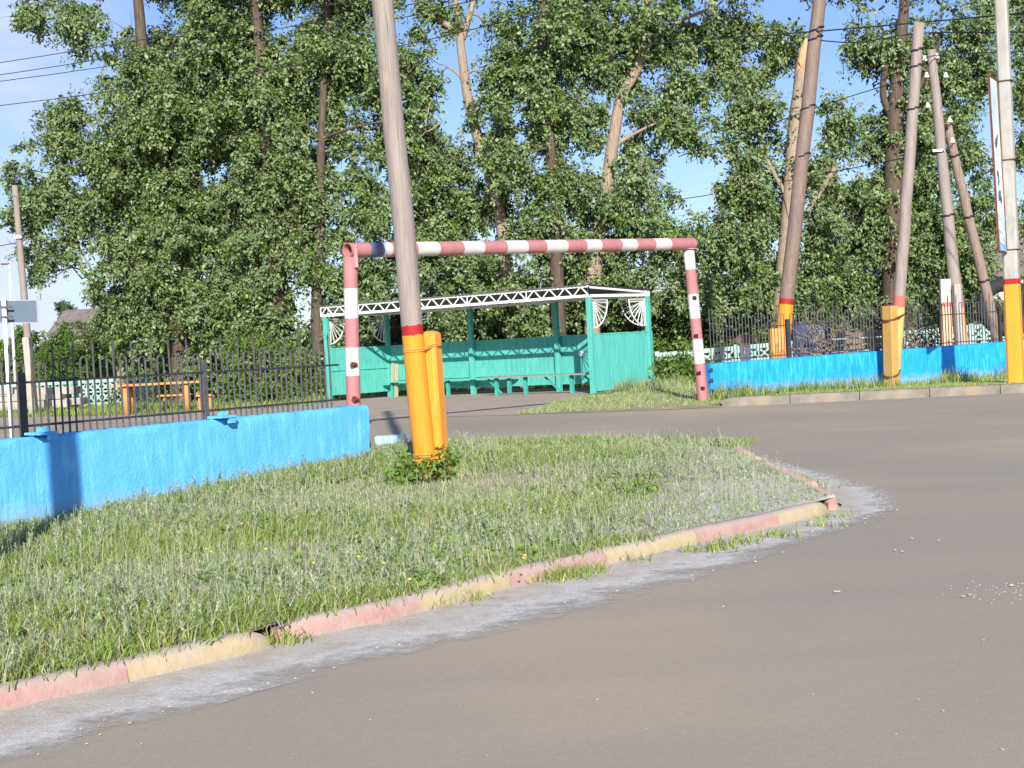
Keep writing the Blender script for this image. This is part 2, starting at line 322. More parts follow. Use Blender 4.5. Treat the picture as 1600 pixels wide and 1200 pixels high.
def leaves(cent, rad, per, size, palette, droop=0.55):
    """leaf rhombi spread round cluster centres; cent (n,3), rad (n,)"""
    n = len(cent); K = n*per
    ci = np.repeat(np.arange(n), per)
    d = unit(RNG.normal(size=(K, 3))); rr = RNG.uniform(0.15, 1.0, K)**0.55
    off = d*(rr*rad[ci])[:, None]; off[:, 2] *= 0.75
    p = cent[ci] + off
    nrm = unit(d*0.8 + RNG.normal(size=(K, 3))*0.65 + np.array([0, 0, 0.45]))
    ax = unit(RNG.normal(size=(K, 3))*0.75 + d*0.35 + np.array([0, 0, -droop*1.6]))
    ax = unit(ax - nrm*np.sum(ax*nrm, axis=1, keepdims=True)); sd = np.cross(nrm, ax)
    s = (size*RNG.uniform(0.65, 1.3, K))[:, None]
    v = np.stack([p, p+ax*s*0.45+sd*s*0.30+nrm*s*0.06, p+ax*s, p+ax*s*0.45-sd*s*0.30+nrm*s*0.06], axis=1).reshape(-1, 3)
    q = np.arange(K*4).reshape(K, 4)
    pal = np.array(palette); wts = np.ones(len(pal)); cl = pal[RNG.integers(0, len(pal), n)]
    lc = pal[RNG.integers(0, len(pal), K)]*0.55 + cl[ci]*0.45
    lc = lc*RNG.uniform(0.78, 1.22, (K, 1)); col = np.repeat(lc, 4, axis=0)
    return v, q, col
def smooth_path(ps, k=4):
    ps = [Vector(p) for p in ps]; o = []
    for i in range(len(ps)-1):
        a = ps[max(i-1, 0)]; b = ps[i]; c = ps[i+1]; d = ps[min(i+2, len(ps)-1)]
        for j in range(k):
            t = j/k; o.append(0.5*((2*b) + (c-a)*t + (2*a-5*b+4*c-d)*t*t + (3*b-a-3*c+d)*t**3))
    o.append(ps[-1]); return o
def limb(mb, a, b, r0, r1, wob=0.12, seg=6):
    a, b = Vector(a), Vector(b); n = 5; ln = (b-a).length; pts = []
    for i in range(n+1):
        t = i/n; p = a.lerp(b, t) + Vector((0, 0, -0.10*ln*math.sin(math.pi*t)*random.uniform(0.2, 1)))
        if 0 < i < n: p += Vector((random.uniform(-1, 1), random.uniform(-1, 1), random.uniform(-1, 1)))*wob*ln*0.35
        pts.append(p)
    mb.tube(pts, [r0+(r1-r0)*i/n for i in range(n+1)], seg, False); return pts
def tree(name, label, cat, Y, trunk, r0, crown, extra=(), dens=1.0, per=300, size=0.108, palette=GREEN_P, bark=BARK, crad=(0.30, 0.62), group=None, r1=0.09, mat=LEAF, droop=0.55, base_z=0.0):
    s = FPX/Y
    tp = smooth_path([V(a, b, Y + (c if c else 0)) for a, b, c in trunk])
    bs = Vector((tp[0].x, tp[0].y, base_z)); tp[0].z = base_z - 0.1
    root = thing(name, label, cat, bs, group)
    tb = MB(); n = len(tp)
    tb.tube(tp, [r0*(1.25 if i == 0 else 1)*(1-i/n)+r1*i/n for i in range(n)], 12, False, 0.05)
    nodes = [(p, r0*(1-i/n)+r1*i/n) for i, p in enumerate(tp)][max(1, n//4):]
    for path, ra, rb in extra:
        ep = smooth_path([V(a, b, Y+(c if c else 0)) for a, b, c in path]); m = len(ep)
        tb.tube(ep, [ra+(rb-ra)*i/(m-1) for i in range(m)], 9, False, 0.04); nodes += [(p, ra+(rb-ra)*i/(m-1)) for i, p in enumerate(ep)]
    cents = []; rads = []
    for e in crown:
        cx, cy, rx, ry = e[:4]; dk = e[4] if len(e) > 4 else 1.0
        c = V(cx, cy, Y); ax, az = rx/s, ry/s; ay = min(2.6, max(ax, az)*0.8)
        cnt = max(4, int(dens*dk*6.2*math.pi*ax*az))
        nb_ = max(2, int(cnt*0.62/5))
        def rnd(k0, k1):
            d = Vector((random.gauss(0, 1), random.gauss(0, 1), random.gauss(0, 1))).normalized()*(random.uniform(k0, k1)**0.5)
            return Vector((d.x*ax, d.y*ay, d.z*az))
        for _ in range(nb_):                       # leafy boughs, several leaf masses together, hollows between them
            o_ = rnd(0.1, 0.98); out = Vector((o_.x, o_.y, 0)).normalized() if o_.length > .1 else Vector((1, 0, 0))
            for k in range(5): cents.append(c+o_+out*random.gauss(0, 0.34)+Vector((random.gauss(0, .22), random.gauss(0, .22), random.gauss(0, .26)-0.12*k))); rads.append(random.uniform(*crad))
        for _ in range(int(cnt*0.60)):             # inner and far-side leaf masses
            o_ = rnd(0.0, 0.9); cents.append(c+Vector((o_.x, abs(o_.y)*0.8+ay*0.45, o_.z))); rads.append(random.uniform(*crad)*1.1)
    for p in cents:
        if p.z < base_z+0.3: p.z = base_z+random.uniform(0.3, 0.6)
    order = sorted(range(len(cents)), key=lambda i: min((cents[i]-q).length for q, _ in nodes))
    for i in order:
        p = cents[i]; best = min(nodes, key=lambda q: (q[0]-p).length + (0.8 if q[0].z > p.z+0.5 else 0))
        a, ra = best; ra2 = min(ra*0.6, 0.07); pt = limb(tb, a, p, max(0.014, ra2), 0.010, seg=5)
        if (a-p).length > 0.7: nodes.append((pt[3], max(0.016, ra2*0.55)))
        nodes.append((p, 0.016))
        if i % 3 == 0:
            for _ in range(2):
                q = p + Vector((random.uniform(-1, 1), random.uniform(-1, 1), random.uniform(-0.5, 1)))*0.7; limb(tb, p, q, 0.012, 0.005, seg=4)
    tb.build('trunk', bark, root, smooth=True)
    v, q, col = twig_leaves(np.array([tuple(c) for c in cents]), np.array(rads), per, size, palette, droop)
    npmesh('crown', v, q, mat, col, root)
    return root
GT = 'tall poplars behind the shelter'
tree('poplar_tree', 'wide leafy poplar at the far left, boughs reaching over the left utility pole', 'tree', 49,
     [(285, 640, 0), (275, 480, 0), (255, 300, 0), (225, 100, 0), (210, -100, 0), (205, -260, 0)], 0.30,
     [(240, 190, 45, 110), (262, 400, 45, 90), (270, 80, 125, 80), (115, 8, 70, 18, .8), (330, 160, 110, 90), (185, 235, 75, 60), (75, 192, 25, 10, .7), (120, 175, 28, 14, .6), (70, 285, 55, 28, .8), (55, 325, 35, 25, .7), (110, 320, 50, 50, .8), (200, 320, 100, 70),
      (300, 320, 90, 90), (220, 410, 85, 45), (75, 390, 28, 18, .6), (170, 470, 50, 35, .8), (280, -110, 170, 90), (300, 470, 90, 60), (240, 150, 100, 60), (230, 240, 90, 60), (200, 520, 60, 50, .8), (290, 540, 60, 50, .8), (60, 12, 45, 12, .7)], dens=1.25)
tree('poplar_tree', 'dense poplar with dark straight trunk rising behind the second fence post', 'tree', 48.5,
     [(436, 640, 0), (432, 520, 0), (428, 380, 0), (415, 200, 0), (400, 0, 0), (395, -200, 0)], 0.34,
     [(430, 130, 90, 90), (450, 260, 70, 60), (395, 370, 85, 60), (360, 460, 80, 50), (430, -80, 140, 90), (500, 60, 60, 70), (380, 230, 60, 70), (395, 500, 80, 50), (440, 340, 60, 60), (420, 560, 60, 35), (350, 40, 70, 70), (410, 180, 50, 120)], dens=1.25,
     extra=[([(430, 470, 0), (385, 360, 0.5), (330, 290, 1)], 0.10, 0.04)])
tree('poplar_tree', 'forked poplar just left of the striped bar, its stems parting low', 'tree', 47.8,
     [(500, 645, 0), (497, 560, 0), (495, 480, 0), (498, 400, 0), (500, 300, 0), (505, 150, 0), (515, -60, 0)], 0.22,
     [(490, 285, 60, 40), (520, 330, 30, 25, .7), (560, 290, 45, 40, .8), (590, 330, 35, 45, .8), (580, 110, 60, 80), (545, -60, 90, 80), (465, 400, 45, 50), (510, 450, 45, 60, .7), (520, 180, 50, 60, .8), (610, 220, 35, 30, .7), (530, 40, 60, 80), (500, 530, 40, 40, .7), (560, 420, 30, 30, .5)],
     extra=[([(493, 450, 0), (470, 360, 0), (450, 280, 0)], 0.13, 0.06), ([(505, 215, 0), (560, 197, -1), (600, 190, -1.5)], 0.05, 0.03), ([(500, 222, 0), (478, 195, 0), (455, 205, 0)], 0.04, 0.015)], bark=BARK)
tree('poplar_tree', 'poplar with bare pale forked top trunk right of the nearest pole', 'tree', 49,
     [(808, 620, 0), (800, 500, 0), (780, 330, 0), (738, 185, 0), (722, 90, 0), (716, 30, 0), (700, -60, 0)], 0.24,
     [(665, 235, 50, 45), (740, 310, 80, 55), (640, 90, 35, 70, .8), (790, 60, 40, 80), (770, 150, 30, 60, .7), (690, -70, 100, 40), (600, 210, 35, 30, .5), (655, 400, 60, 50), (740, 430, 80, 45), (600, 420, 35, 30, .6), (670, 320, 60, 50), (680, 20, 18, 20, .4), (700, 250, 60, 50), (650, 170, 35, 40, .7), (775, 230, 40, 60, .8), (700, 480, 90, 40, .8), (690, 380, 90, 40)],
     extra=[([(722, 62, 0), (700, 40, 0), (662, 18, 0), (640, -10, 0)], 0.12, 0.05), ([(722, 60, 0), (735, 20, 0), (748, -30, 0)], 0.12, 0.06), ([(731, 135, 0), (715, 115, 0), (700, 105, 0)], 0.07, 0.03),
            ([(690, 190, -1), (665, 205, -1.4), (672, 160, -1.4)], 0.03, 0.02)], bark=BARK_P)
tree('poplar_tree', 'straight bushy poplar standing behind the middle of the shelter', 'tree', 47.5,
     [(876, 620, 0), (872, 480, 0), (866, 320, 0), (858, 200, 0), (848, 50, 0), (850, -100, 0)], 0.26,
     [(850, 50, 90, 70), (850, 190, 50, 50), (825, 350, 45, 50), (880, -80, 140, 70), (800, 440, 70, 45), (790, 250, 40, 40, .8), (900, 170, 40, 40, .7), (880, 400, 50, 50), (905, 280, 30, 50, .8), (850, 120, 70, 50), (850, 280, 60, 40, .8), (840, 490, 80, 35, .8), (905, 60, 50, 60)])
tree('poplar_tree', 'slanting light-barked poplar leaning right behind the bus shelter', 'tree', 48,
     [(925, 620, 0), (926, 480, 0), (933, 370, 0), (950, 280, 0), (958, 220, 0), (972, 150, 0), (1002, 85, 0), (1012, -60, 0)], 0.27,
     [(990, 45, 90, 60), (1085, 45, 75, 50), (1175, 45, 70, 45), (1225, 85, 26, 20, .7), (1000, 245, 60, 32, .8), (1030, 330, 34, 38, .8), (1015, 160, 40, 25, .6), (945, 330, 30, 35, .8), (1000, 390, 75, 45), (1060, -80, 180, 70), (1120, 115, 50, 22, .7), (935, 430, 90, 45), (1080, 130, 28, 35, .6), (1075, 210, 20, 22, .5), (960, 110, 50, 30, .7), (985, 300, 50, 35, .8), (920, 210, 25, 50, .6), (1000, 460, 90, 40), (1055, 370, 40, 40, .8)],
     extra=[([(955, 232, 0), (985, 212, 0), (1030, 190, 0)], 0.09, 0.03), ([(1000, 90, 0), (1050, 40, 0), (1120, 10, 0)], 0.10, 0.04)], bark=BARK_P, r1=0.13)
tree('poplar_tree', 'snapped poplar with torn orange wood on top, behind the leaning right pole', 'tree', 46,
     [(1212, 600, 0), (1222, 470, 0), (1235, 320, 0), (1243, 200, 0), (1254, 110, 0)], 0.30,
     [(1155, 165, 26, 20, .6), (1185, 130, 28, 28, .6), (1195, 235, 50, 50, .7), (1165, 290, 32, 38, .8), (1190, 350, 60, 45), (1145, 400, 55, 50), (1285, 370, 50, 40), (1290, 270, 30, 20, .6), (1210, 430, 70, 50), (1300, 180, 10, 14, .3), (1170, 450, 80, 40), (1260, 440, 60, 40), (1200, 300, 60, 60, .8)],
     extra=[([(1262, 330, -0.3), (1285, 295, -0.5), (1305, 262, -0.7)], 0.06, 0.09), ([(1225, 300, 0), (1190, 230, 0), (1165, 150, 0)], 0.08, 0.02), ([(1245, 260, 0), (1310, 190, 0.5), (1322, 120, 0.5)], 0.03, 0.01), ([(1290, 215, 0), (1345, 165, 0), (1360, 140, 0)], 0.02, 0.007)], r1=0.20, bark=BARK_P)
_bt = [o for o in bpy.data.objects if o.name.startswith('poplar_tree')][-1]
mb = MB(); s0 = V(1252, 118, 46); 
mb.tube([s0, V(1254, 100, 45.9), V(1256, 80, 45.85), V(1260, 60, 45.8)], [0.19, 0.17, 0.12, 0.03], 9, True, 0.22); mb.tube([s0+Vector((0.1, -0.05, 0)), V(1247, 92, 45.7)], [0.08, 0.01], 6, True, 0.2)
mb.build('torn_wood', TORN, _bt)
tree('poplar_tree', 'thick dark-trunked poplar towering between the right-hand poles', 'tree', 48,
     [(1398, 600, 0), (1396, 420, 0), (1396, 280, 0), (1400, 150, 0), (1412, 20, 0), (1425, -150, 0)], 0.42,
     [(1440, 60, 90, 45), (1375, 75, 45, 32, .7), (1480, 120, 55, 45), (1365, 225, 60, 32, .8), (1478, 220, 42, 35, .8), (1400, 310, 95, 50), (1325, 380, 70, 50), (1470, 370, 60, 60), (1410, -80, 140, 70), (1535, 40, 35, 45, .7), (1525, 300, 26, 30, .6), (1500, 175, 30, 25, .6), (1440, 250, 50, 60), (1535, 380, 30, 40, .7), (1400, 180, 60, 50, .8), (1440, 150, 60, 60), (1350, 300, 60, 50, .8), (1450, 420, 90, 40), (1340, 450, 70, 35, .8), (1440, 330, 70, 60), (1530, 90, 40, 30, .7)],
     extra=[([(1396, 200, 0), (1440, 130, -.5), (1470, 60, -1)], 0.12, 0.05), ([(1397, 190, 0), (1380, 150, 0), (1384, 100, -0.3)], 0.12, 0.10)])
tree('poplar_tree', 'poplar at the right edge of the picture, its boughs behind the white pole', 'tree', 51,
     [(1690, 600, 0), (1690, 400, 0), (1680, 200, 0), (1670, 0, 0), (1670, -150, 0)], 0.3,
     [(1620, 40, 60, 55), (1605, 130, 26, 30, .7), (1650, 200, 50, 40), (1608, 210, 14, 25, .5), (1680, 350, 60, 80), (1640, 340, 30, 20, .5), (1660, -80, 80, 70), (1560, -20, 40, 40)])
# bushes and undergrowth
def bush(label, Y, cx, base, rx, ry, pal=GREEN_B, dens=1.3, size=0.10, group='bushes and undergrowth below the poplars', per=230, name='bush', mat=BUSHLEAF):
    s = FPX/Y; hz0 = G(cx, base)
    zg = 0.0
    return tree(name, label, 'bush', Y, [(cx, base, 0), (cx+3, base-ry*0.8, 0), (cx-2, base-ry*1.4, 0)], 0.06,
                [(cx, base-ry, rx, ry), (cx-rx*0.5, base-ry*0.8, rx*0.45, ry*0.7), (cx+rx*0.5, base-ry*0.7, rx*0.45, ry*0.6), (cx, base-ry*0.35, rx*0.9, ry*0.35)],
                dens=dens, per=per, size=size, palette=pal, crad=(0.28, 0.5), group=group, r1=0.02, mat=mat)
bush('broad bright green bush in front of the far left house roof', 62, 130, 628, 80, 68, dens=2.2)
bush('bright green bush beside the far left house, right of the broad one', 60, 215, 628, 60, 62, dens=2.0)
bush('dark green undergrowth behind the orange table', 50, 310, 618, 70, 58, GREEN_P)
bush('leafy undergrowth between the two dark trunks left of the shelter', 46.5, 400, 622, 55, 62, GREEN_P)
bush('low leafy scrub close to the left corner post of the shelter', 45.8, 462, 628, 30, 55, GREEN_P)
bush('bush behind the left end of the shelter', 52, 560, 612, 55, 75, GREEN_P)
bush('grey-green tall shrub seen left of the nearest pole, above the shelter roof', 62, 612, 595, 55, 78, GREEN_G)
bush('bush behind the shelter, right of the nearest pole', 52, 710, 605, 65, 78, GREEN_P)
bush('bush behind the middle of the back boards', 51.5, 800, 600, 60, 72, GREEN_P)
bush('bush behind the right bench of the shelter', 51, 890, 598, 65, 72, GREEN_P)
bush('tall bush behind the right corner of the shelter', 50, 985, 598, 55, 85, GREEN_P)
bush('tall bush between the shelter and the right striped post', 49, 1065, 590, 45, 88, GREEN_P)
bush('dense bush just right of the right striped post', 50, 1140, 582, 48, 78, GREEN_P)
bush('wide bush to the left of the leaning pole with red band', 47.5, 1180, 555, 42, 50, GREEN_P)
bush('bush behind the fence, right of the leaning pole', 48, 1275, 545, 45, 60, GREEN_P, 1.0)
bush('thin bush in front of the white house wall', 49, 1375, 540, 40, 45, GREEN_P, 0.6)
bush('bush around the foot of the braced double pole', 50, 1450, 535, 45, 50, GREEN_P, 0.9)
bush('bush between the slanting brace and the white pole', 50, 1530, 520, 45, 55, GREEN_B, 1.0)
bush('distant bluish tree top left of the broad bright bush', 90, 105, 610, 26, 70, [(0.08, 0.13, 0.06), (0.10, 0.15, 0.08)], 1.2, 0.16, None)
bush('dark distant tree behind the grey sign', 85, 30, 612, 45, 52, GREEN_P, 1.2, 0.16, None)
bush('low straggling bush before the pale lattice right of the shelter', 41.2, 1047, 606, 26, 26, GREEN_P, 0.8, 0.09)
# far treeline = one mass
n_ = 1500; cx_ = RNG.uniform(-120, 120, n_); cc = np.stack([cx_, RNG.uniform(120, 135, n_), RNG.uniform(0.3, 1, n_)**0.7*(3.2+0.9*np.sin(cx_*0.35)+0.6*np.sin(cx_*1.1))], axis=1)
v, q, col = leaves(cc, RNG.uniform(1.0, 1.7, n_), 70, 0.42, [(0.07, 0.11, 0.05), (0.09, 0.13, 0.06), (0.06, 0.09, 0.045)])
tag(npmesh('distant_wood', v, q, BUSHLEAF, col), 'far-off line of trees along the horizon behind everything', 'wood', kind='stuff')
# bare dead branches at left
dead = thing('dead_tree', 'bare leafless pale branches poking out left of the poplar crown', 'dead tree', Vector((V(190, 500, 50).x, 50, 0)))
mb = MB(); random.seed(5)
mb.tube(smooth_path([Vector((V(190, 500, 50).x, 50, 0)), V(175, 520, 50), V(150, 450, 50), V(125, 420, 50)]), [0.12]*4+[0.10]*4+[0.07]*4+[0.05], 8)
def twig(a, b, r, dep):
    a = Vector(a); b = Vector(b); p = limb(mb, a, b, r, r*0.35, 0.25, 5)
    if dep:
        for k in range(5):
            st = p[random.choice([2, 3, 4])]; d = (b-a).normalized()*(b-a).length*random.uniform(0.35, 0.6)
            rot = Vector((random.uniform(-.6, .6), random.uniform(-.6, .6), random.uniform(-.5, .6)))*(b-a).length*0.45
            twig(st, st+d+rot, r*0.5, dep-1)
for e in ((45, 400), (70, 375), (62, 425), (95, 345), (100, 400)): twig(V(130+random.uniform(-6, 20), 425+random.uniform(-20, 10), 50), V(*e, 50), 0.035, 2)
mb.build('branches', BARK_P, dead, smooth=True)
# ------------------------------------------------------------------ houses in the background
def house(label, x0, x1, Y, eave_y, ridge_y, wallc, roofc, win=(), hip=0.0, name='house'):
    a = V(x0, eave_y, Y); b = V(x1, eave_y, Y); he = (a.z+b.z)/2; hr = V((x0+x1)/2, ridge_y, Y+3).z
    root = thing(name, label, 'house', Vector(((a.x+b.x)/2, Y, 0))); dp = 6.0
    m = MB(); m.box(((a.x+b.x)/2, Y+dp/2, he/2-0.05), (b.x-a.x, dp, he+0.1)); m.build('wall', wallc, root)
    m = MB(); o_ = 0.35; t_ = 0.12
    A = [(a.x-o_, Y-o_, he), (b.x+o_, Y-o_, he), (b.x+o_-hip, Y+dp/2, hr), (a.x-o_+hip, Y+dp/2, hr), (b.x+o_, Y+dp+o_, he), (a.x-o_, Y+dp+o_, he)]
    T = [(p[0], p[1], p[2]+t_) for p in A]
    m.add(A+T, [(0, 1, 2, 3), (3, 2, 4, 5), (6, 9, 8, 7), (9, 11, 10, 8), (0, 6, 7, 1), (5, 4, 10, 11), (0, 3, 9, 6), (3, 5, 11, 9), (1, 7, 8, 2), (2, 8, 10, 4)])
    if hip: m.add([T[1], T[4], T[2]], [(0, 1, 2)]); m.add([T[0], T[5], T[3]], [(0, 2, 1)])
    m.build('roof', roofc, root)
    if not hip:
        for xx in (a.x, b.x): m = MB(); m.add([(xx+e_, yy_, zz_) for e_ in (-.05, .05) for yy_, zz_ in ((Y, he), (Y+dp, he), (Y+dp/2, hr-0.05))], [(0, 1, 2), (3, 5, 4), (0, 3, 4, 1), (1, 4, 5, 2), (2, 5, 3, 0)]); m.build('gable', wallc, root)
    for px in win:
        c = V(px, eave_y, Y); zc = he-1.0
        m = MB(); fw = m.box((c.x, Y-0.03, zc), (1.0, 0.08, 1.2)); f = m.build('window', WHITE, root)
        m = MB(); m.box((c.x-0.23, Y-0.085, zc), (0.40, 0.03, 1.04)); m.box((c.x+0.23, Y-0.085, zc), (0.40, 0.03, 1.04)); m.build('pane', GLASS, f)
    return root
GLASS = M('dark_glass', (0.03, 0.04, 0.05), 0.1, 0.1, bmp=0, spec=0.6)
def slate(name, a, b_):
    m, t, b, o = newmat(name); wv = t.nodes.new('ShaderNodeTexWave'); wv.inputs['Scale'].default_value = 3.2; t.links.new(coords(t), wv.inputs['Vector'])
    c = ramp(t, noise(t, coords(t, (2, 1, 1)), 1.4, 6), [(0.3, c4(a)), (0.7, c4(b_))]); t.links.new(c, b.inputs['Base Color']); b.inputs['Roughness'].default_value = 0.9
    bump(t, b, wv.outputs['Fac'], 0.8, 0.05); return m
SLATE = slate('brown_slate', (0.20, 0.16, 0.14), (0.33, 0.27, 0.24)); SLATE_R = slate('rusty_roof', (0.33, 0.16, 0.09), (0.42, 0.27, 0.19))
PLASTER = M('house_plaster', (0.60, 0.58, 0.56), 0.9, 0.08, 2, dirt=(0.50, 0.46, 0.43), dirt_amt=0.3); PLASTER_P = M('beige_plaster', (0.52, 0.40, 0.31), 0.9, 0.15, 2)
house('whitewashed house with a grey slate roof behind the right-hand fence', 1282, 1700, 60, 436, 352, PLASTER, SLATE, (1345, 1430, 1500), hip=2.2)
house('beige house with a rusty brown roof glimpsed behind the left poplars', 255, 420, 66, 488, 438, PLASTER_P, SLATE_R, (285, 350))
house('low house with dark roof edge behind the broad bright bush', 86, 200, 75, 524, 486, PLASTER_P, SLATE, (120, 160))
# ------------------------------------------------------------------ concrete lattice fences (painted pale turquoise)
def lattice(label, A, B, h, npan):
    A, B = Vector(A), Vector(B); root = thing('lattice_fence', label, 'fence', A); u = (B-A); ln = u.length; u.normalize()
    nrm = Vector((0, 0, 1)).cross(u).normalized(); up = Vector((0, 0, 1)); pl = ln/npan
    for k in range(npan):
        m = MB(); o = A+u*(k*pl+0.06); W = pl-0.12
        m.bar(o+up*(h-0.06), o+u*W+up*(h-0.06), 0.07, 0.12); m.bar(o+up*0.08, o+u*W+up*0.08, 0.07, 0.14)
        m.bar(o+up*(h*0.55), o+u*W+up*(h*0.55), 0.06, 0.06); nc = max(3, int(W/0.26)); cw = W/nc
        for r, (z0, z1) in enumerate(((0.15, h*0.55-0.03), (h*0.55+0.03, h-0.12))):
            for j in range(nc):
                x0 = o+u*(j*cw); x1 = o+u*((j+1)*cw)
                m.bar(x0+up*z0, x1+up*z1, 0.055, 0.055, nrm); m.bar(x0+up*z1+nrm*0.002, x1+up*z0+nrm*0.002, 0.055, 0.055, nrm)
                m.box((x0+x1)/2+up*((z0+z1)/2), (0.12, 0.062, 0.12), (u, nrm, up))
                m.bar(x0+up*z0+nrm*0.003, x0+up*z1+nrm*0.003, 0.05, 0.05)
        m.build('panel', LATT, root)
    for k in range(npan+1):
        m = MB(); p = A+u*(k*pl); m.box(p+up*(h/2), (0.12, 0.14, h+0.08), (u, nrm, up)); m.build('post', LATT, root)
    return root
a = V(-60, 600, 55); b = V(285, 590, 53); lattice('pale turquoise openwork concrete fence at far left behind the concrete slabs', (a.x, a.y, 0), (b.x, b.y, 0), 0.95, 4)
a = V(1026, 548, 42.5); b = V(1640, 520, 42.5); lattice('pale turquoise openwork concrete fence running right from behind the shelter', (a.x, a.y, 0.0), (b.x, b.y, 0.40), 0.93, 5)
# ------------------------------------------------------------------ BUS SHELTER
P = Vector((2.06, 39, 0)); Q = Vector((-5.28, 44.4, 0)); LN = (Q-P).length; su = (Q-P).normalized(); sn = Vector((0.69, 0.724, 0)); D = 2.35; UP = Vector((0, 0, 1))
def S(a, b_, h): return P + su*a + sn*b_ + UP*h
sh = thing('bus_shelter', 'long open turquoise bus shelter with white truss under its flat roof', 'bus shelter', (P+Q)/2+sn*(D/2))
HP = 2.46
def spost(a, b_, mat=GREEN, h=HP, wd=0.13):
    m = MB(); m.bar(S(a, b_, -0.05), S(a, b_, h), wd, wd, su); m.build('post', mat, sh, bevel=0.008)
def a_for(px, b_):       # distance along the shelter at which a photo column falls
    lo, hi = -1.0, LN+1
    for _ in range(30):
        md = (lo+hi)/2; q_ = S(md, b_, 1.2)-Vector((0, 0, CAMH))
        if q_.dot(IR)/q_.dot(F)*FPX+800 > px: lo = md
        else: hi = md
    return md
for a, b_ in ((0.0, 0.0), (LN, 0.0), (0.0, D), (LN, D), (a_for(871, D-0.12), D-0.12), (a_for(737, D-0.12), D-0.12)): spost(a, b_)
def truss(a0, b0, a1, b1, h0, h1a, h1b, n, part='truss'):
    m = MB(); A = S(a0, b0, h0); B = S(a1, b1, h0); A2 = S(a0, b0, h1a); B2 = S(a1, b1, h1b)
    m.bar(A, B, 0.055, 0.07); m.bar(A2, B2, 0.04, 0.05)
    if n:
        for k in range(n):
            t0, t1, tm = k/n, (k+1)/n, (k+.5)/n
            m.bar(A.lerp(B, t0), A2.lerp(B2, tm), 0.028); m.bar(A2.lerp(B2, tm), A.lerp(B, t1), 0.028)
            if k % 4 == 0: m.bar(A.lerp(B, t0), A2.lerp(B2, t0), 0.03)
    m.bar(B, B2, 0.03); m.bar(A, A2, 0.03); return m.build(part, WHITE, sh)
truss(0.0-0.05, -0.05, LN+0.12, -0.05, HP+0.03, HP+0.27, HP+0.27, 19)
truss(0.0, 0.0, 0.0, D+0.1, HP+0.03, HP+0.25, HP+0.10, 0); truss(LN, 0.0, LN, D+0.1, HP+0.03, HP+0.25, HP+0.10, 4); truss(0.0, D, LN, D, HP+0.03, HP+0.12, HP+0.12, 0)
m = MB()   # corrugated roof sheet
nr = 150
for k in range(nr):
    a0 = -0.05+(LN+0.35)*k/nr; a1 = -0.05+(LN+0.35)*(k+1)/nr; z0 = 0.012*math.cos(k*math.pi); z1 = -z0; jf = random.uniform(-.03, .03) if k % 6 == 0 else 0
    q_ = [S(a0, -0.12, HP+0.30+z0), S(a1, -0.12, HP+0.30+z1), S(a1, D+0.25, HP+0.16+z1), S(a0, D+0.25, HP+0.16+z0)]
    m.add(q_+[p+UP*0.012 for p in q_], [(3, 2, 1, 0), (4, 5, 6, 7), (0, 1, 5, 4), (2, 3, 7, 6)])
m.build('roof', ROOFSHEET, sh)
def boards(name, a0, b0, a1, b1, h0, h1, off, bw=0.14, rail=(0.62,), mat=GREEN):
    m = MB(); A = S(a0, b0, 0); B = S(a1, b1, 0); u = (B-A).normalized(); ln = (B-A).length; nrm = UP.cross(u); n = int(ln/bw); w_ = ln/n
    for k in range(n):
        c = A+u*((k+.5)*w_)+UP*((h0+h1)/2+random.uniform(-.006, .006))+nrm*(off+random.uniform(-.004, .004)); m.box(c, (w_-0.006, 0.022, h1-h0), (u, nrm, UP))
    m.bar(A+UP*(h1+0.02)+nrm*off, B+UP*(h1+0.02)+nrm*off, 0.04, 0.05); m.bar(A+UP*(h0+0.03)+nrm*(off-math.copysign(.03, -off if off else 1)*0), B+UP*(h0+0.03)+nrm*off, 0.06, 0.06)
    for r in rail: m.bar(A+UP*(h0+(h1-h0)*r)+nrm*off, B+UP*(h0+(h1-h0)*r)+nrm*off, 0.09, 0.06)
    return m.build(name, mat, sh)
bb = boards('back_boards', 0.06, D+0.02, LN-0.06, D+0.02, 0.2, 1.5, 0.0, 0.16, (0.25, 0.70))
m = MB(); A_ = S(0, 0.06, 0); B_ = S(0, D+0.12, 0); uu = (B_-A_).normalized(); nn = uu.cross(UP)    # plain sheet closing the right end
m.box((A_+B_)/2+UP*0.78+nn*0.02, ((B_-A_).length, 0.03, 1.44), (uu, nn, UP)); m.bar(A_+UP*1.51+nn*.02, B_+UP*1.51+nn*.02, .05, .03); m.build('end_panel', GREEN, sh)
boards('end_panel', LN, 0.08, LN, D-0.06, 0.18, 1.5, 0.0, 0.16, (0.55,))
def bench(a0, a1, b0, dp, h, mat, legm, legs, braces):
    m = MB()
    for k in range(2): m.bar(S(a0, b0+dp*(k+.5)/2, h), S(a1, b0+dp*(k+.5)/2, h), dp/2-0.015, 0.04, UP)
    st = m.build('bench_seat', mat, sh)
    for a in legs:
        l = MB(); l.bar(S(a, b0+dp/2, -0.02), S(a, b0+dp/2, h-0.02), 0.09, 0.09, su); l.build('bench_leg', legm, sh)
    for a, d in braces:
        l = MB(); l.bar(S(a+d, b0+dp/2, h-0.05), S(a, b0+dp/2, 0.05), 0.05, 0.04); l.build('bench_brace', legm, sh)
bench(4.2, LN-0.2, D-0.5, 0.38, 0.46, GREEN, GREEN_D, (4.4, 6.6, LN-0.4), ())
bench(0.08, 4.05, 0.55, 0.40, 0.50, GREYWOOD, GREEN_D, (1.25, 2.75, 3.72), ((0.35, 0.5), (3.55, 0.45), (1.6, 0.5)))
m = MB()
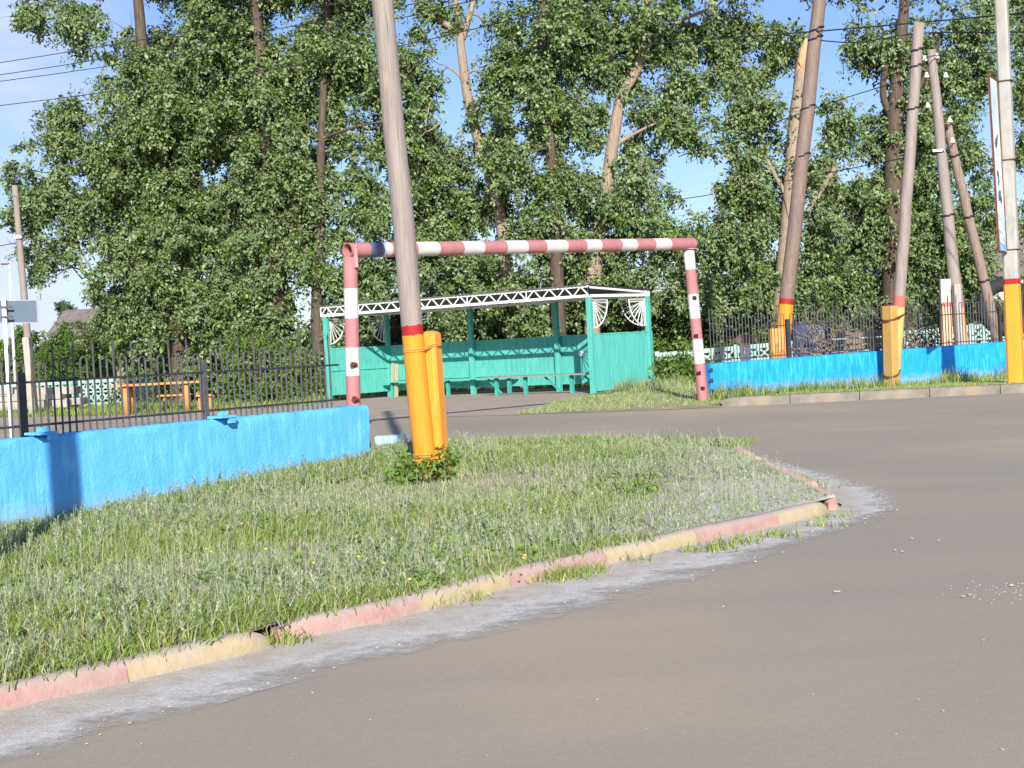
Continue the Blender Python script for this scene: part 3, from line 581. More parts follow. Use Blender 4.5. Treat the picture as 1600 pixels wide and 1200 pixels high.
for k, (a, w_) in enumerate(((LN-0.35, 0.10), (LN-0.52, 0.12))): m.bar(S(a, D-0.28-k*0.02, 0), S(a, D-0.20-k*0.02, 1.02-0.03*k), w_, 0.035, su)
pk = m.build('plank', M('raw_planks', (0.50, 0.40, 0.27), 0.8, 0.2, 8, (3, 3, .5)), None, base=S(LN-0.4, D-.25, 0)); tag(pk, 'two bare unpainted planks stood up in the left corner of the shelter', 'planks')
def fan(hub, d1, d2, r1, r2, n=6):
    """sunburst ornament: hub in a top corner, rays out to a curved bar"""
    m = MB(); pts = []
    for k in range(9):
        t = k/8*math.pi/2; pts.append(hub + d1*(r1*math.cos(t)) + d2*(r2*math.sin(t)))
    m.tube(pts, 0.017, 6)
    for k in range(n+1):
        t = (0.06+0.88*k/n)*math.pi/2; m.tube([hub + d1*0.05+d2*0.05, hub + d1*(r1*math.cos(t)) + d2*(r2*math.sin(t))], 0.011, 5, False)
    m.tube([hub, hub+d1*r1], 0.011, 5); m.tube([hub, hub+d2*r2], 0.011, 5); return m.build('fan_ornament', WHITE, sh)
DN = -UP
fan(S(0.0, 0.10, HP-0.08), sn, DN, 0.62, 0.72); fan(S(0.0, D-0.10, HP-0.08), -sn, DN, 0.66, 0.70); fan(S(0.10, D-0.02, HP-0.08), su, DN, 0.70, 0.70)
fan(S(LN, 0.10, HP-0.08), sn, DN, 0.60, 0.72); fan(S(LN, D-0.10, HP-0.08), -sn, DN, 0.60, 0.72)
m = MB(); m.box(S(2.15, D-0.035, 1.02), (0.16, 0.012, 0.14), (su, sn, UP)); m.build('notice', WHITE, sh)
# ------------------------------------------------------------------ STRIPED HEIGHT BAR over the drive
PINK, WH, NAVY = (0.50, 0.205, 0.205), (0.70, 0.66, 0.61), (0.11, 0.145, 0.22)
YL, YR = 23.3, 29.5
bl = V(548, 391, YL); br = V(1078, 381, YR); lb = Vector((V(553, 670, YL).x, YL, 0)); rb = Vector((V(1099, 628, YR).x, YR, 0))
hb = thing('height_limit_bar', 'red and white striped height bar of thick pipe over the drive entrance', 'height barrier', (bl+br)/2-UP*((bl.z+br.z)/2))
bl2 = bl - (br-bl).normalized()*0.05; bd = (br-bl).normalized(); bt = (br-bl).length + 0.15
pxs = [(536, PINK), (574, NAVY), (594, WH), (608, PINK), (648, WH), (681, PINK), (719, WH), (750, PINK), (786, WH), (819, PINK), (849, WH), (881, PINK), (910, WH), (935, PINK), (966, WH), (990, PINK), (1018, WH), (1043, PINK)]
def along(px):      # metre along the bar where a photo column falls
    lo, hi = -0.2, bt
    for _ in range(30):
        md = (lo+hi)/2; q_ = bl2+bd*md; d = q_-Vector((0, 0, CAMH)); X_ = d.dot(IR)/d.dot(F)*FPX+800
        if X_ < px: lo = md
        else: hi = md
    return md
m = MB(); seg = 20; rB = 0.115; e0 = bl2-bd*0.02
ln_ = [e0+bd*(bt*k/12) for k in range(13)]; m.tube(ln_, rB, seg, False)
m.tube(list(reversed(ln_)), rB-0.012, seg, False)          # inner wall: the left end is open
X_ = bd.orthogonal().normalized(); Y_ = bd.cross(X_)
ring = [e0+(X_*math.cos(2*math.pi*k/seg)+Y_*math.sin(2*math.pi*k/seg))*rr for rr in (rB, rB-0.012) for k in range(seg)]
m.add(ring, [(k, seg+k, seg+(k+1) % seg, (k+1) % seg) for k in range(seg)], [(0, 0)]*(2*seg)); m.add([ln_[-1]+(X_*math.cos(2*math.pi*k/seg)+Y_*math.sin(2*math.pi*k/seg))*rB for k in range(seg)], [tuple(range(seg))], [(bt, 0)]*seg)
STR = banded('striped_bar_paint', bt, [(max(0.0, along(px)), c) for px, c in pxs], 0.014, wear=0.9, dirtc=(0.46, 0.34, 0.30))
m.build('crossbar', STR, hb, smooth=True)
def stripepost(base, top, r, rows, Y, nm):
    ln2 = (top-base).length; bands = []
    for py, c in rows:
        t_ = (V((base.x*0+800), py, Y)); px_ = None
        lo, hi = 0.0, 1.0
        for _ in range(30):
            md = (lo+hi)/2; d = base.lerp(top, md)-Vector((0, 0, CAMH)); yy = 600-d.dot(IU)/d.dot(F)*FPX
            if yy > py: lo = md
            else: hi = md
        bands.append((md*ln2 if bands else 0.0, c))
    m = MB(); m.tube([base-UP*0.05]+[base.lerp(top, k/8) for k in range(9)], r, 20, True, u0=-0.05)
    o = m.build('post', banded(nm, ln2, bands, 0.012, wear=0.7, streaks=True, dirtc=(0.56, 0.40, 0.37)), hb, smooth=True); return o
tl = V(547, 402, YL); tr = V(1076, 390, YR)
p1 = stripepost(lb, tl, 0.108, [(670, PINK), (588, WH), (544, PINK), (498, WH), (451, PINK)], YL, 'left_striped_post')
p2 = stripepost(rb, tr, 0.105, [(628, PINK), (569, WH), (531, PINK), (498, WH), (460, PINK), (422, WH)][0:], YR, 'right_striped_post')
for (px, py, sx_) in ((553, 569, 1), (556, 624, 1)): m = MB(); m.tube([V(px-3, py, YL-0.16), V(px+4, py+1, YL-0.10)], [0.05, 0.03], 7, True, 0.3); m.build('hinge_stub', RUST, p1)
for (px, py) in ((1084, 465), (1087, 525), (1097, 607), (1091, 583)): m = MB(); m.tube([V(px-2, py, YR-0.108), V(px+3, py, YR-0.09)], [0.030, 0.045], 7, True, 0.3); m.build('hinge_stub', M('dark_rust', (0.06, 0.02, 0.018), .9), p2)
m = MB(); m.box(V(556, 400, YL-0.125), (0.055, 0.02, 0.34)); m.build('weld_strap', M('pink_strap', PINK, 0.6), hb)
m = MB(); m.tube([tr-UP*0.0, tr+UP*0.02], 0.15, 16); m.build('collar', M('pink_collar', PINK, 0.6), hb)
# ------------------------------------------------------------------ BLUE WALLS
def wobble_wall(name, label, A, B, thick, topA, topB, botA, botB, mat, nx=60, nz=10, backdir=1, cap_round=0.02, chips=False):
    A, B = Vector(A), Vector(B); u = (B-A); ln = u.length; u.normalize(); nb = Vector((-u.y, u.x, 0))*backdir
    m = MB(); grid = {}
    prof = [(0.0, 0.0)]+[(0.0, k/nz) for k in range(1, nz)]+[(0.0, 0.975), (0.03, 1.0), (thick-0.03, 1.0), (thick, 0.975), (thick, 0.5), (thick, 0.0)]
    vs, fs = [], []
    for i in range(nx+1):
        t = i/nx
        for (d, h) in prof:
            zb = botA+(botB-botA)*t; zt = topA+(topB-topA)*t
            j = Vector((random.uniform(-1, 1), random.uniform(-1, 1), random.uniform(-1, 1)))*0.0045
            if 0.0 < h < 1: j += nb*random.uniform(-.004, .006)
            vs.append(A+u*(ln*t)+nb*d+UP*(zb+(zt-zb)*h-A.z*0)+j)
    n = len(prof)
    for i in range(nx):
        for k in range(n-1): fs.append((i*n+k, (i+1)*n+k, (i+1)*n+k+1, i*n+k+1))
    fs.append(tuple(range(n-1, -1, -1))); fs.append(tuple(nx*n+k for k in range(n)))
    m.add(vs, fs); o = m.build(name, mat, None, True, base=(A.x, A.y, 0)); 
    md = o.modifiers.new('edge', 'EDGE_SPLIT'); md.split_angle = math.radians(50)
    return tag(o, label, 'wall')
WA = Vector((-3.65, 10.95, 0)); WB = Vector((-1.35, 14.3, 0)); wu = (WB-WA).normalized(); WS = WA-wu*4.4; wn = Vector((wu.y, -wu.x, 0))   # wn faces the camera side
WT = 0.765
wl = wobble_wall('low_wall', 'low sky-blue rendered wall at left on the grass island, long shadow across it', WS, WB, 0.24, WT-0.02, WT, 0.0, 0.0, BLUE, 110, 12)
RA = Vector((V(1112, 628, 29.9).x, 29.9, 0)); RB_ = Vector((V(1640, 600, 33.2).x, 33.2, 0))
rt0 = V(1112, 568, 29.9).z; rt1 = V(1640, 528.5, 33.2).z
wr_ = wobble_wall('low_wall', 'bright blue low wall at right behind the grass verge and far kerb', RA, RB_, 0.25, rt0, rt1, -0.05, -0.05, BLUE_DEEP, 90, 8)
ru = (RB_-RA).normalized(); rn = Vector((ru.y, -ru.x, 0))
m = MB()
for k, (h, r) in enumerate(((0.62, .05), (0.42, .055), (0.22, .045))): m.tube([RA+UP*h+rn*-0.02+ru*0.02, RA+UP*h+rn*0.012+ru*0.03], [r, r*0.8], 7, True, 0.3)
m.build('chip', M('chipped_dark', (0.05, 0.06, 0.08), .9), wr_)
# the small blue block beyond the wall end
bc = G(606, 699, 0.0)
m = MB(); m.box((bc.x+0.04, bc.y, 0.07), (0.40, 0.30, 0.18)); tag(m.build('wall_stub', M('pale_blue_paint', (0.36, 0.60, 0.74), 0.6, 0.15), None, base=(bc.x, bc.y, 0), bevel=0.02), 'small light blue concrete stub at the island edge behind the nearest pole', 'concrete block')
# ------------------------------------------------------------------ FENCES on the walls
def fence(label, A, u, ln, zt, ztop_slope, period, h_sp, h_ho, r_up, r_lo, rb, posts, mat, postm, face, sp_mat=None, wl_=0.014):
    A = Vector(A); root = thing('iron_fence', label, 'fence', A+UP*zt)
    Z = lambda s, h: A+u*s+UP*(zt+ztop_slope*s+h)
    for h in (r_lo, r_up):
        m = MB(); m.bar(Z(0, h), Z(ln, h), rb*1.7, rb*2.0); m.build('rail', mat, root)
    s = period*0.5; k = 0
    while s < ln-0.02:
        if not any(abs(s-p[0]) < 0.035 for p in posts):
            m = MB(); jx = random.uniform(-.012, .012); t_ = h_sp+random.uniform(-.02, .02)
            m.tube([Z(s, -0.03), Z(s, r_up), Z(s+jx, t_-0.07)], rb, 6, True)
            m.add([Z(s+jx, t_-0.09)-u*0.008, Z(s+jx, t_-0.09)+u*0.008, Z(s+jx, t_-0.04)+u*wl_, Z(s+jx, t_)+u*0.002, Z(s+jx, t_)-u*0.002, Z(s+jx, t_-0.04)-u*wl_] , [(0, 1, 2, 3, 4, 5)])
            m.build('spike', sp_mat or mat, root, smooth=False)
        a, b = s+period/3, s+2*period/3
        if b < ln:
            m = MB(); rr = (b-a)/2; c = (a+b)/2; hh = h_ho+random.uniform(-.015, .015)
            pts = [Z(a, -0.03), Z(a, r_up)] + [Z(c+rr*math.cos(t), hh-rr+rr*math.sin(t)) for t in [math.pi*(1-j/6) for j in range(7)]] + [Z(b, r_up), Z(b, -0.03)]
            m.tube(pts, rb, 6, True); m.build('hoop', sp_mat or mat, root)
        s += period; k += 1
    for k_, (p, hp, wd) in enumerate(posts):
        m = MB(); m.bar(Z(p, -0.02), Z(p, hp), wd, wd, u); m.build('post', postm[k_ % len(postm)] if isinstance(postm, list) else postm, root)
    return root
# positions of the two posts on the left wall
def s_on_wall(px):
    d = ray(px, 640); # intersect with wall line in plan
    # WA + wu*s = d*t
    det = wu.x*(-d.y) + d.x*wu.y
    return ((-WA.x)*(-d.y) + d.x*(-WA.y))/det
fA = WS - wn*0.12
L0 = (WA-WS).length
sp1 = L0+s_on_wall(52); sp2 = L0+s_on_wall(338); send = L0+s_on_wall(548)
lf = fence('dark iron fence of spikes and hoops standing on the near left blue wall', fA, wu, send, WT-0.012, 0.0, 0.195, 0.70, 0.56, 0.40, 0.08, 0.0085, [(sp1, 0.47, 0.048), (sp2, 0.50, 0.038)], STEEL, [BLACK, STEEL_PALE], wn, STEEL_PALE)
for p in (sp1, sp2):      # ledges welded under the posts
    m = MB(); c = fA+wu*(p+0.06)+wn*0.12+UP*(WT+0.012); m.box(c, (0.17, 0.17, 0.018), (wu, wn, UP)); m.box(c+wu*0.05-UP*0.03+wn*0.06, (0.07, 0.03, 0.05), (wu, wn, UP)); m.box(c+wu*0.03-wn*0.02+UP*0.025, (0.10, 0.012, 0.035), (wu, wn, UP))
    m.build('bracket', BLUE, lf)
rA = RA - rn*0.12; rl = (RB_-RA).length; rs = (rt1-rt0)/rl
fence('thin iron fence of spikes and hoops on the far right blue wall', rA, ru, rl, rt0-0.01, rs, 0.222, 1.08, 0.90, 0.66, 0.07, 0.0095, [(rl*0.225, 0.78, 0.07), (rl*0.53, 0.78, 0.06), (rl*0.86, 0.78, 0.06)], STEEL, STEEL, rn, STEEL_PALE)
# ------------------------------------------------------------------ POLES
GW = [(0.25, 0.21, 0.18), (0.32, 0.27, 0.23), (0.37, 0.315, 0.27)]
BW = [(0.16, 0.115, 0.09), (0.23, 0.165, 0.13), (0.28, 0.21, 0.165)]
ORG, RED = (0.88, 0.325, 0.025), (0.42, 0.02, 0.02)
def pole(label, base_px, top_px, Y, zb, r0, r1, extend=0.0, red=None, wood=GW, name='utility_pole', cat='utility pole', group=None, cap=None, Ytop=None, seg=14, wear=0.1, orgc=ORG, redc=RED, root=None, part='pole', square=False):
    b = V(base_px[0], base_px[1], Y); b.z = zb; t = V(top_px[0], top_px[1], Ytop or Y); d = (t-b).normalized(); full = (t-b).length+extend; t2 = b+d*full
    if root is None: root = thing(name, label, cat, b, group)
    n = 14; pts = [b-d*0.1]+[b+d*(full*k/n) for k in range(n+1)]
    pts = [p+Vector((random.uniform(-1, 1), random.uniform(-1, 1), 0))*r0*0.06 for p in pts]
    m = MB(); m.tube(pts, [r0]+[r0+(r1-r0)*k/n for k in range(n+1)], seg, True, 0.02, u0=-0.1)
    if red:
        def alng(py):
            lo, hi = 0.0, full
            for _ in range(30):
                md = (lo+hi)/2; q_ = b+d*md-Vector((0, 0, CAMH)); yy = 600-q_.dot(IU)/q_.dot(F)*FPX
                if yy > py: lo = md
                else: hi = md
            return md
        y0, y1 = red; s0_, s1_ = alng(y0), alng(y1)
        mt = banded('pole_paint', full, [(0, orgc), (s0_, redc)], 0.026, 0.55, wear, base=(wood[0], wood[1], wood[2], s1_), streaks=True, dirtc=(0.70, 0.36, 0.12))
    else: mt = WOOD if wood is GW else WOOD_B
    o = m.build(part, mt, root, smooth=True); return root, o, b, d, full
def ties(root, spots, r=0.007, mat=TIEWIRE):
    for (c, d, ra, rb_, ang) in spots:
        pass
# nearest pole
zb = hisl(-0.72, 12.5)
root, po, pb, pd, pf = pole('nearest grey wooden pole on the grass island, orange below a red band', (667, 752), (597, 0), 12.5, zb-0.02, 0.092, 0.080, 6.0, (524, 508))
m = MB(); sb = V(688, 762, 12.58); stt = V(672, 522, 12.58)
ax = (stt-sb).normalized(); sidev = Vector((1, -0.35, 0)).normalized(); sidev = (sidev-ax*sidev.dot(ax)).normalized(); dv_ = ax.cross(sidev)
sb.z = zb-0.1
vs_ = []; 
prof = [(-0.068, -0.052), (-0.036, -0.086), (0.045, -0.085), (0.068, -0.06), (0.068, 0.07), (-0.065, 0.07)]
hN = 10; ln_s = (stt-sb).length
for k in range(hN+1):
    for (x_, y_) in prof: vs_.append(sb+ax*(ln_s*k/hN)+sidev*x_+dv_*y_)
for s_ in (0.75, 0.35):
    for (x_, y_) in prof: vs_.append(sb+ax*(ln_s+0.028*(1.3-s_))+sidev*(x_*s_+(0.0))+dv_*(y_*s_))
npf = len(prof); fs_ = [(i*npf+k, i*npf+(k+1) % npf, (i+1)*npf+(k+1) % npf, (i+1)*npf+k) for i in range(hN+2) for k in range(npf)]+[tuple((hN+2)*npf+k for k in range(npf))]
m.add(vs_, fs_)
for i_ in range(hN+1): m.mi[i_*npf] = 1
def stub_mat(worn=0.55, nm='orange_stub_paint'):
    mm, t, b, o = newmat(nm); v = coords(t)
    c = ramp(t, noise(t, coords(t, (5, 5, .7)), 4, 5), [(0.3, (0.78, 0.28, 0.02)), (0.7, (0.90, 0.35, 0.035))])
    wr2 = ramp(t, noise(t, coords(t, (3, 3, 1.2)), 4, 8, .75), [(worn, 0.0), (worn+.13, 0.85)]); c = mix(t, wr2, c, (0.66, 0.38, 0.24, 1))
    t.links.new(c, b.inputs['Base Color']); b.inputs['Roughness'].default_value = 0.5; bump(t, b, noise(t, v, 25, 5), 0.3, 0.01); return mm
STUBM = stub_mat()
m.build('concrete_stub', [STUBM, stub_mat(0.40, 'worn_stub_edge')], root, bevel=0.006)
def tie(root, c1, r1, c2, r2, ax, tilt=0.0, mat=TIEWIRE, rw=0.006):
    """wire wound round two upright members"""
    c1, c2 = Vector(c1), Vector(c2); u = (c2-c1); dist = u.length; u.normalize(); v_ = ax.cross(u).normalized(); m = MB()
    for w_ in range(2):
        pts = []
        for k in range(9): a = math.pi/2+math.pi*k/8; pts.append(c1+u*(r1*math.cos(a))+v_*(r1*math.sin(a))+ax*(0.016*w_))
        for k in range(9): a = -math.pi/2+math.pi*k/8; pts.append(c2+u*(r2*math.cos(a))+v_*(r2*math.sin(a))+ax*(0.016*w_+tilt))
        pts.append(pts[0]); m.tube(pts, rw, 6, False)
    return m.build('wire_tie', mat, root, smooth=True)
def at_h(b, d, py, Y):      # point on a member at photo row py
    lo, hi = 0.0, 12.0
    for _ in range(30):
        md = (lo+hi)/2; q_ = b+d*md-Vector((0, 0, CAMH)); yy = 600-q_.dot(IU)/q_.dot(F)*FPX
        if yy > py: lo = md
        else: hi = md
    return b+d*md
for py, tl_ in ((549, 0.035), (713, 0.05)): tie(root, at_h(pb, pd, py, 12.5), 0.097, at_h(sb, ax, py-2, 12.5), 0.09, ax, tl_)
# off-frame pole at left whose shadow crosses the wall
ob = Vector((-2.90, 6.15, 0.09)); pr = thing('utility_pole', 'wooden pole outside the left edge whose shadow falls across the low wall', 'utility pole', ob)
m = MB(); m.tube([ob-UP*.1+Vector((0, 0, 0)), ob+Vector((-0.10, 0, 7.5))], [0.10, 0.085], 14, True); m.build('pole', WOOD, pr, smooth=True)
# leaning pole A + stub behind the right wall
root, po, ab, ad, af = pole('brown wooden pole leaning right behind the right fence, orange foot and red band', (1213, 560), (1280, 0), 33, 0.1, 0.165, 0.14, 1.0, (478, 467), BW, wear=0.3)
m = MB(); c0 = V(1216, 560, 32.6); c1 = V(1219, 513, 32.6); m.box(((c0+c1)/2)-UP*0.5, (0.40, 0.26, (c1-c0).length+1.0)); m.build('concrete_stub', STUBM, root, bevel=0.02)
m = MB(); 
for py in (170, 62, 48, 245): 
    c = at_h(ab, ad, py, 33); tie(root, c-ad.cross(Vector((0, 1, 0))).normalized()*0.005, 0.158, c+Vector((0.01, 0, 0)), 0.158, ad, 0.04, WIRE, 0.012)
# pole B with yellow square stub in front of the wall
root, po, b2, d2, f2 = pole('slim wooden pole tied to a square yellow-brown stub before the right wall', (1396, 604), (1436, 36), 31.2, 0.1, 0.125, 0.11, 0.0, (481, 462), GW, wear=0.1, orgc=(0.62, 0.47, 0.18), redc=(0.62, 0.16, 0.12))
m = MB(); c0 = V(1393, 603, 31.0); c1 = V(1390, 478, 31.0); c0.z = 0.05; zx = (c1-c0).normalized(); rx_ = Vector((math.cos(.62), math.sin(.62), 0)); ry_ = zx.cross(rx_).normalized(); rx_ = ry_.cross(zx)
m.box((c0+c1)/2, (0.20, 0.24, (c1-c0).length), (rx_, ry_, zx)); m.build('concrete_stub', M('ochre_paint', (0.50, 0.30, 0.08), 0.6, 0.12, 5), root, bevel=0.015)
for py in (497, 583): tie(root, at_h(b2, d2, py-4, 31), 0.12, (c0+c1)/2*0+c0+zx*((at_h(b2, d2, py, 31)-b2).length), 0.15, zx, 0.03, RUST, 0.012)
for py in (80, 105, 172): c = at_h(b2, d2, py, 31); tie(root, c, 0.118, c+Vector((0.01, 0, 0)), 0.118, d2, 0.03, WIRE, 0.012)
# double pole C with brace
root, po, c3, d3, f3 = pole('wooden pole hung with white insulators, faded red and orange foot, braced at right', (1506, 560), (1455, 78), 35, 0.1, 0.16, 0.10, 0.0, (482, 470), GW, wear=0.9, orgc=(0.80, 0.42, 0.24), redc=(0.62, 0.20, 0.17))
m = MB(); e0_ = V(1500, 560, 34.6); e1_ = V(1494, 444, 34.6); zx = (e1_-e0_).normalized(); m.box((e0_+e1_)/2-UP*0.3, (0.16, 0.2, (e1_-e0_).length+0.6), (Vector((1, 0, 0)), zx.cross(Vector((1, 0, 0))), zx)); st_ = m.build('concrete_stub', CONC_W, root, bevel=0.02)
m = MB(); e0_ = V(1480, 560, 34.8); e1_ = V(1476, 436, 34.8); zx = (e1_-e0_).normalized(); m.box((e0_+e1_)/2-UP*0.3, (0.24, 0.16, (e1_-e0_).length+0.6), (Vector((1, 0, 0)), zx.cross(Vector((1, 0, 0))), zx))
mm_, t_, b_, o_ = newmat('faded_two_tone'); ge = t_.nodes.new('ShaderNodeTexCoord'); sp_ = t_.nodes.new('ShaderNodeSeparateXYZ'); t_.links.new(ge.outputs['Object'], sp_.inputs[0])
dv2 = t_.nodes.new('ShaderNodeMath'); dv2.operation = 'DIVIDE'; dv2.inputs[1].default_value = 3.0; t_.links.new(sp_.outputs['Z'], dv2.inputs[0])
hA = V(1480, 480, 34.8).z-0.1; hB = V(1480, 472, 34.8).z-0.1
t_.links.new(ramp(t_, dv2.outputs[0], [(0, (0.80, 0.46, 0.28, 1)), (hA/3, (0.60, 0.20, 0.17, 1)), (hB/3, (0.50, 0.49, 0.42, 1))], True), b_.inputs['Base Color']); b_.inputs['Roughness'].default_value = 0.8
m.build('concrete_stub', mm_, root, bevel=0.02)
INS = M('white_porcelain', (0.82, 0.82, 0.78), 0.25, 0.04, bmp=0)
for (px, py, sd_) in ((1464, 88, 1), (1445, 92, -1), (1478, 118, 1), (1448, 118, -1), (1450, 165, -1), (1484, 188, 1), (1488, 220, 1)):
    m = MB(); c = V(px, py, 34.9); m.tube([c-UP*0.05, c-UP*0.02, c+UP*0.03, c+UP*0.07], [0.055, 0.06, 0.035, 0.03], 8); m.build('insulator', INS, root, smooth=True)
    m = MB(); pc = at_h(c3, d3, py+10, 35); m.tube([pc, c-UP*0.14, c-UP*0.03], 0.012, 6, False); m.build('hook', RUST, root)
m = MB(); c = at_h(c3, d3, 236, 35); m.box(c+Vector((-0.1, -0.12, 0)), (0.28, 0.06, 0.05)); m.build('bracket', INS, root)
br_, po, b4, d4, f4 = pole('x', (1568, 520), (1479, 192), 35.6, 0.1, 0.13, 0.10, 0.0, None, BW, Ytop=35.25, root=root, part='brace_pole')
for py in (338, 238): c = at_h(c3, d3, py, 35); tie(root, c, 0.145, c+Vector((0.01, 0, 0)), 0.145, d3, 0.03, WIRE, 0.012)
for py in (245, 340, 440): c = at_h(b4, d4, py, 35.6); tie(root, c, 0.128, c+Vector((0.01, 0, 0)), 0.128, d4, 0.03, WIRE, 0.012)
# white concrete pole at right, with banner
b5 = V(1588, 603, 28.7); b5.z = 0.1
root = thing('concrete_pole', 'pale concrete pole at the right edge, orange foot with red band', 'pole', b5)
t5 = V(1562, 0, 28.7); d5 = (t5-b5).normalized(); f5 = (t5-b5).length+1.5
mb5 = MB(); rx_ = Vector((math.cos(-.5), math.sin(-.5), 0)); ry_ = d5.cross(rx_).normalized()
def pylevel(py):
    q_ = at_h(b5, d5, py, 28.7); return (q_-b5).length
def taperbox(s0_, s1_, w0, w1, part, mat, off=Vector((0, 0, 0))):
    m = MB(); A = b5+d5*s0_+off; B = b5+d5*s1_+off; vs_ = []
    for c, w_ in ((A, w0), (B, w1)): vs_ += [c+rx_*(w_*i)+ry_*(w_*j) for i, j in ((-.5, -.36), (-.36, -.5), (.36, -.5), (.5, -.36), (.5, .36), (.36, .5), (-.36, .5), (-.5, .36))]
    m.add(vs_, [(k, (k+1) % 8, 8+(k+1) % 8, 8+k) for k in range(8)]+[tuple(range(7, -1, -1)), tuple(range(8, 16))]); return m.build(part, mat, root, bevel=0.008)
taperbox(-0.1, pylevel(444), 0.29, 0.28, 'painted_foot', ORANGE)
taperbox(pylevel(444), pylevel(436), 0.287, 0.287, 'red_band', M('red_band_paint', RED, .55))
taperbox(pylevel(436), pylevel(392), 0.28, 0.27, 'lower_shaft', CONC_W)
taperbox(pylevel(391), f5, 0.235, 0.22, 'upper_shaft', CONC_W, Vector((0.035, 0.02, 0)))
for py in (127, 250, 390):
    c = b5+d5*pylevel(py)+Vector((0.035, 0.02, 0)); m = MB(); hw = 0.125
    pts = [c+rx_*(hw*i)+ry_*(hw*j) for i, j in ((-1, -1), (1, -1), (1, 1), (-1, 1), (-1, -1))]
    for k in range(4): m.bar(pts[k], pts[k+1], 0.045, 0.012, d5)
    m.build('clamp', RUST, root)
# banner panel
A_ = V(1567, 388, 28.60); T_ = V(1549, 120, 28.60)
bn = thing('banner', 'narrow light blue street banner in a rusty frame, clamped to the pale concrete pole', 'banner', A_)
bu = (T_-A_).normalized(); bw_dir = Vector((-0.35, 0.94, 0)).normalized()*-1   # seen nearly edge on
bw_dir = Vector((0.20, 0.98, 0)).normalized(); bn_n = bu.cross(bw_dir).normalized(); hgt = (T_-A_).length; Wd = 0.62; O_ = A_ - bw_dir*0.55 + Vector((0.02, 0, 0))
O_ = V(1561, 391, 28.0); bw_dir = (V(1572, 388, 28.62)-O_); bw_dir.z = 0; Wd = bw_dir.length; bw_dir.normalize(); bu = (V(1545, 119, 28.0)-O_).normalized(); bn_n = bu.cross(bw_dir).normalized(); hgt = (V(1545, 119, 28.0)-O_).length
def BP(a, h, off=0.0): return O_ + bw_dir*a + bu*h + bn_n*off
sgn = 1 if (bn_n.dot(Vector((0, 0, CAMH))-O_) > 0) else -1
m = MB(); m.box(BP(Wd/2, hgt/2), (Wd, 0.012, hgt), (bw_dir, bn_n, bu))
def banner_mat():
    mm, t, b, o = newmat('banner_print'); tcn = t.nodes.new('ShaderNodeTexCoord'); sp = t.nodes.new('ShaderNodeSeparateXYZ'); t.links.new(tcn.outputs['Object'], sp.inputs[0])
    d = t.nodes.new('ShaderNodeMath'); d.operation = 'DIVIDE'; t.links.new(sp.outputs['Z'], d.inputs[0]); d.inputs[1].default_value = hgt
    c = ramp(t, d.outputs[0], [(0.0, (0.10, 0.42, 0.66, 1)), (0.08, (0.28, 0.55, 0.76, 1)), (0.28, (0.70, 0.78, 0.82, 1)), (0.6, (0.76, 0.80, 0.84, 1)), (0.85, (0.42, 0.64, 0.80, 1)), (1, (0.66, 0.76, 0.80, 1))])
    sw = ramp(t, noise(t, coords(t, (1, 1, 1)), 3.5, 3, .5, 1.5), [(0.52, 0.0), (0.55, 0.6)]); c = mix(t, sw, c, (0.78, 0.83, 0.87, 1)); t.links.new(c, b.inputs['Base Color']); b.inputs['Roughness'].default_value = 0.5; return mm
m.build('panel', banner_mat(), bn)
m = MB(); e = 0.02
for a in (-e, Wd+e): m.bar(BP(a, -e), BP(a, hgt+e), 0.035, 0.04, bw_dir)
for h in (-e, hgt+e): m.bar(BP(-e, h), BP(Wd+e, h), 0.035, 0.04)
m.build('frame', RUST, bn)
def blob(name, cs, mat, seg=14, off=0.0):
    m = MB()
    for (a, h, ra, rh, rot) in cs:
        pts = [BP(a+ra*math.cos(t)*math.cos(rot)-rh*math.sin(t)*math.sin(rot), h+ra*math.cos(t)*math.sin(rot)+rh*math.sin(t)*math.cos(rot), sgn*(0.010+off)) for t in [2*math.pi*k/seg for k in range(seg)]]; m.add(pts, [tuple(range(seg))])
    return m.build(name, mat, bn)
for c_ in [(0.30, 1.98, .13, .09, .5), (0.42, 2.08, .10, .04, .9), (0.28, 1.42, .08, .06, .2), (0.33, 1.36, .05, .12, .3), (0.34, 1.02, .14, .09, .6), (0.46, 0.95, .09, .07, 0), (0.30, 1.24, .05, .05, 0)]: blob('dark_print', [c_], M('dark_print_ink', (0.07, 0.09, 0.13), .5, bmp=0))
m = MB()
for k, (a, h, r) in enumerate(((0.14, .72, .07), (.3, .68, .07), (.44, .6, .06), (0.16, .45, .07), (.36, .42, .08), (.22, .22, .07), (.4, .2, .07), (.5, .32, .04))):
    pts = [BP(a+r*math.cos(t), h+r*1.2*math.sin(t), sgn*0.013) for t in [0.6+2*math.pi*0.8*j/12 for j in range(13)]]
    m.tube(pts, 0.012, 4, False)
m.build('white_script', WHITE, bn)
# far left pole with stub, street lamp, sign
root, po, b6, d6, f6 = pole('distant wooden pole with square concrete foot at the far left behind the sign', (50, 590), (24, 300), 47, 0.0, 0.12, 0.09, 0.2, None, GW)
m = MB(); c0 = V(50, 590, 46.8); c1 = V(42, 527, 46.8); c0.z = 0; m.bar(c0, c1, 0.36, 0.2, (1, 0, 0)); m.build('concrete_stub', CONC, root, bevel=0.02)
m = MB(); c = at_h(b6, d6, 371, 47); m.box(c+Vector((0, -0.13, 0)), (0.24, 0.08, 0.08)); m.build('insulator_clamp', INS, root)
lb_ = V(22, 560, 80); lb_.z = 0; lamp = thing('street_lamp', 'far white street lamp with curved arm at the far left', 'street lamp', lb_)
m = MB(); pts = [lb_, V(17, 470, 80), V(15.5, 425, 80)]; m.tube(pts, [0.09, 0.08, 0.06], 8); m.build('mast', WHITE, lamp, smooth=True)
